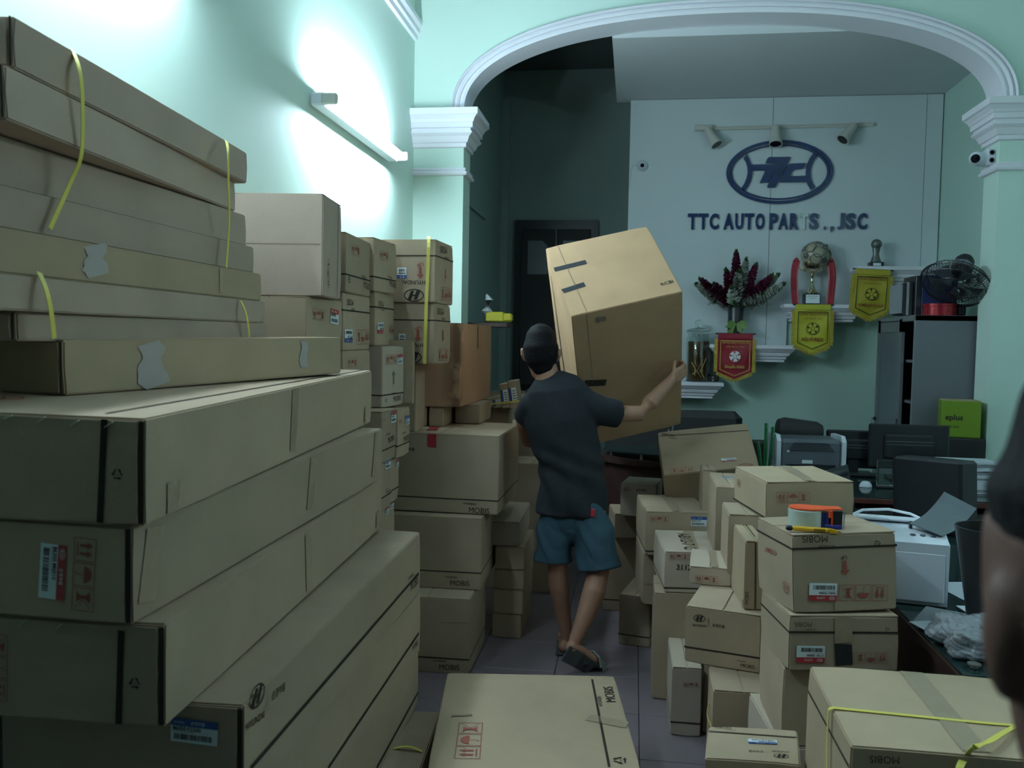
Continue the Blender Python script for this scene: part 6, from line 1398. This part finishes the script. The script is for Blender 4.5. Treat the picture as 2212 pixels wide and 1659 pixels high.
for s_ in (-1, 1):
    xx = HX + .02 + s_ * .18
    limb(b, [(xx, HY - .04, HZ - .27, .05), (xx + s_ * .01, HY - .05, HZ - .52, .042), (xx + s_ * .01, HY + .02, HZ - .76, .03)], 's')
    W_ = (xx + s_ * .01, HY + .02, HZ - .76)
    def T2(p): return (W_[0] + p[1], W_[1] + p[2], W_[2] - p[0])
    for oy in (-.02, 0, .02): limb(b, [T2((0, oy * .8, 0)) + (.013,), T2((.075, oy, 0)) + (.013,)], 's', 8)
    for oy, l in ((-.026, .8), (-.009, 1), (.009, .97), (.026, .78)): limb(b, [T2((.075, oy, 0)) + (.0085,), T2((.075 + .04 * l, oy, .008)) + (.008,), T2((.075 + .075 * l, oy, .024)) + (.007,)], 's', 8)
    limb(b, [T2((.02, -s_ * .02, .01)) + (.011,), T2((.055, -s_ * .045, .025)) + (.009,), T2((.08, -s_ * .05, .035)) + (.008,)], 's', 8)
limb(b, [(HX - .06, HY - .03, HZ - .64, .08), (HX - .06, HY - .02, .5, .055), (HX - .065, HY - .03, .10, .036)], 's')
limb(b, [(HX + .10, HY - .03, HZ - .64, .08), (HX + .10, HY - .02, .5, .055), (HX + .105, HY - .03, .10, .036)], 's')
for xx in (HX - .065, HX + .105): limb(b, [(xx, HY - .05, .04, .032), (xx, HY + .06, .036, (.036, .026)), (xx, HY + .15, .028, (.038, .018))], 's')
fused('body', b, np_, .007, 3, .5, 'skin2')
b = MB()
limb(b, [(HX, HY - .006, HZ + .072, (.081, .094)), (HX, HY - .005, HZ + .09, (.070, .084))], 's', 20)
limb(b, [(HX + .02, HY - .05, HZ + .0, (.055, .042)), (HX + .01, HY - .04, HZ + .05, (.066, .058))], 's', 18)
fused('hair', b, np_, .007, 3, .5, 'hair')
b = MB()
for s_ in (-1, 1): b.lathe([(.0005, -.009), (.009, 0), (.0005, .009)], 'labwhite', 10, (HX + s_ * .03, HY + .086, HZ + .01), orient((0, 1, 0)))
b.tube([(HX - .02, HY + .098, HZ - .055), (HX, HY + .106, HZ - .057), (HX + .02, HY + .098, HZ - .055)], .005, 'maroon', 6)
b.build('face_details', np_)
b = MB()
limb(b, [(HX + .02, HY - .03, HZ - .60, (.165, .115)), (HX + .02, HY - .03, HZ - .40, (.165, .115)), (HX + .02, HY - .03, HZ - .28, (.17, .105))], 's', 20)
limb(b, [(HX - .15, HY - .04, HZ - .275, .068), (HX - .02, HY - .03, HZ - .23, .082), (HX + .06, HY - .03, HZ - .23, .082), (HX + .19, HY - .04, HZ - .275, .068)], 's', 16)
for s_ in (-1, 1): limb(b, [(HX + .02 + s_ * .175, HY - .04, HZ - .28, .066), (HX + .02 + s_ * .185, HY - .045, HZ - .42, .06)], 's', 16)
fused('t_shirt', b, np_, .01, 3, .5, 'shirt')
b = MB()
limb(b, [(HX + .02, HY - .03, HZ - .62, (.155, .11)), (HX + .02, HY - .03, HZ - .68, (.16, .115))], 's', 18)
for xx in (HX - .06, HX + .10): limb(b, [(xx, HY - .03, HZ - .68, .09), (xx, HY - .02, .5, .075), (xx, HY - .03, .12, .06)], 's', 16)
fused('trousers', b, np_, .01, 3, .5, 'shorts')
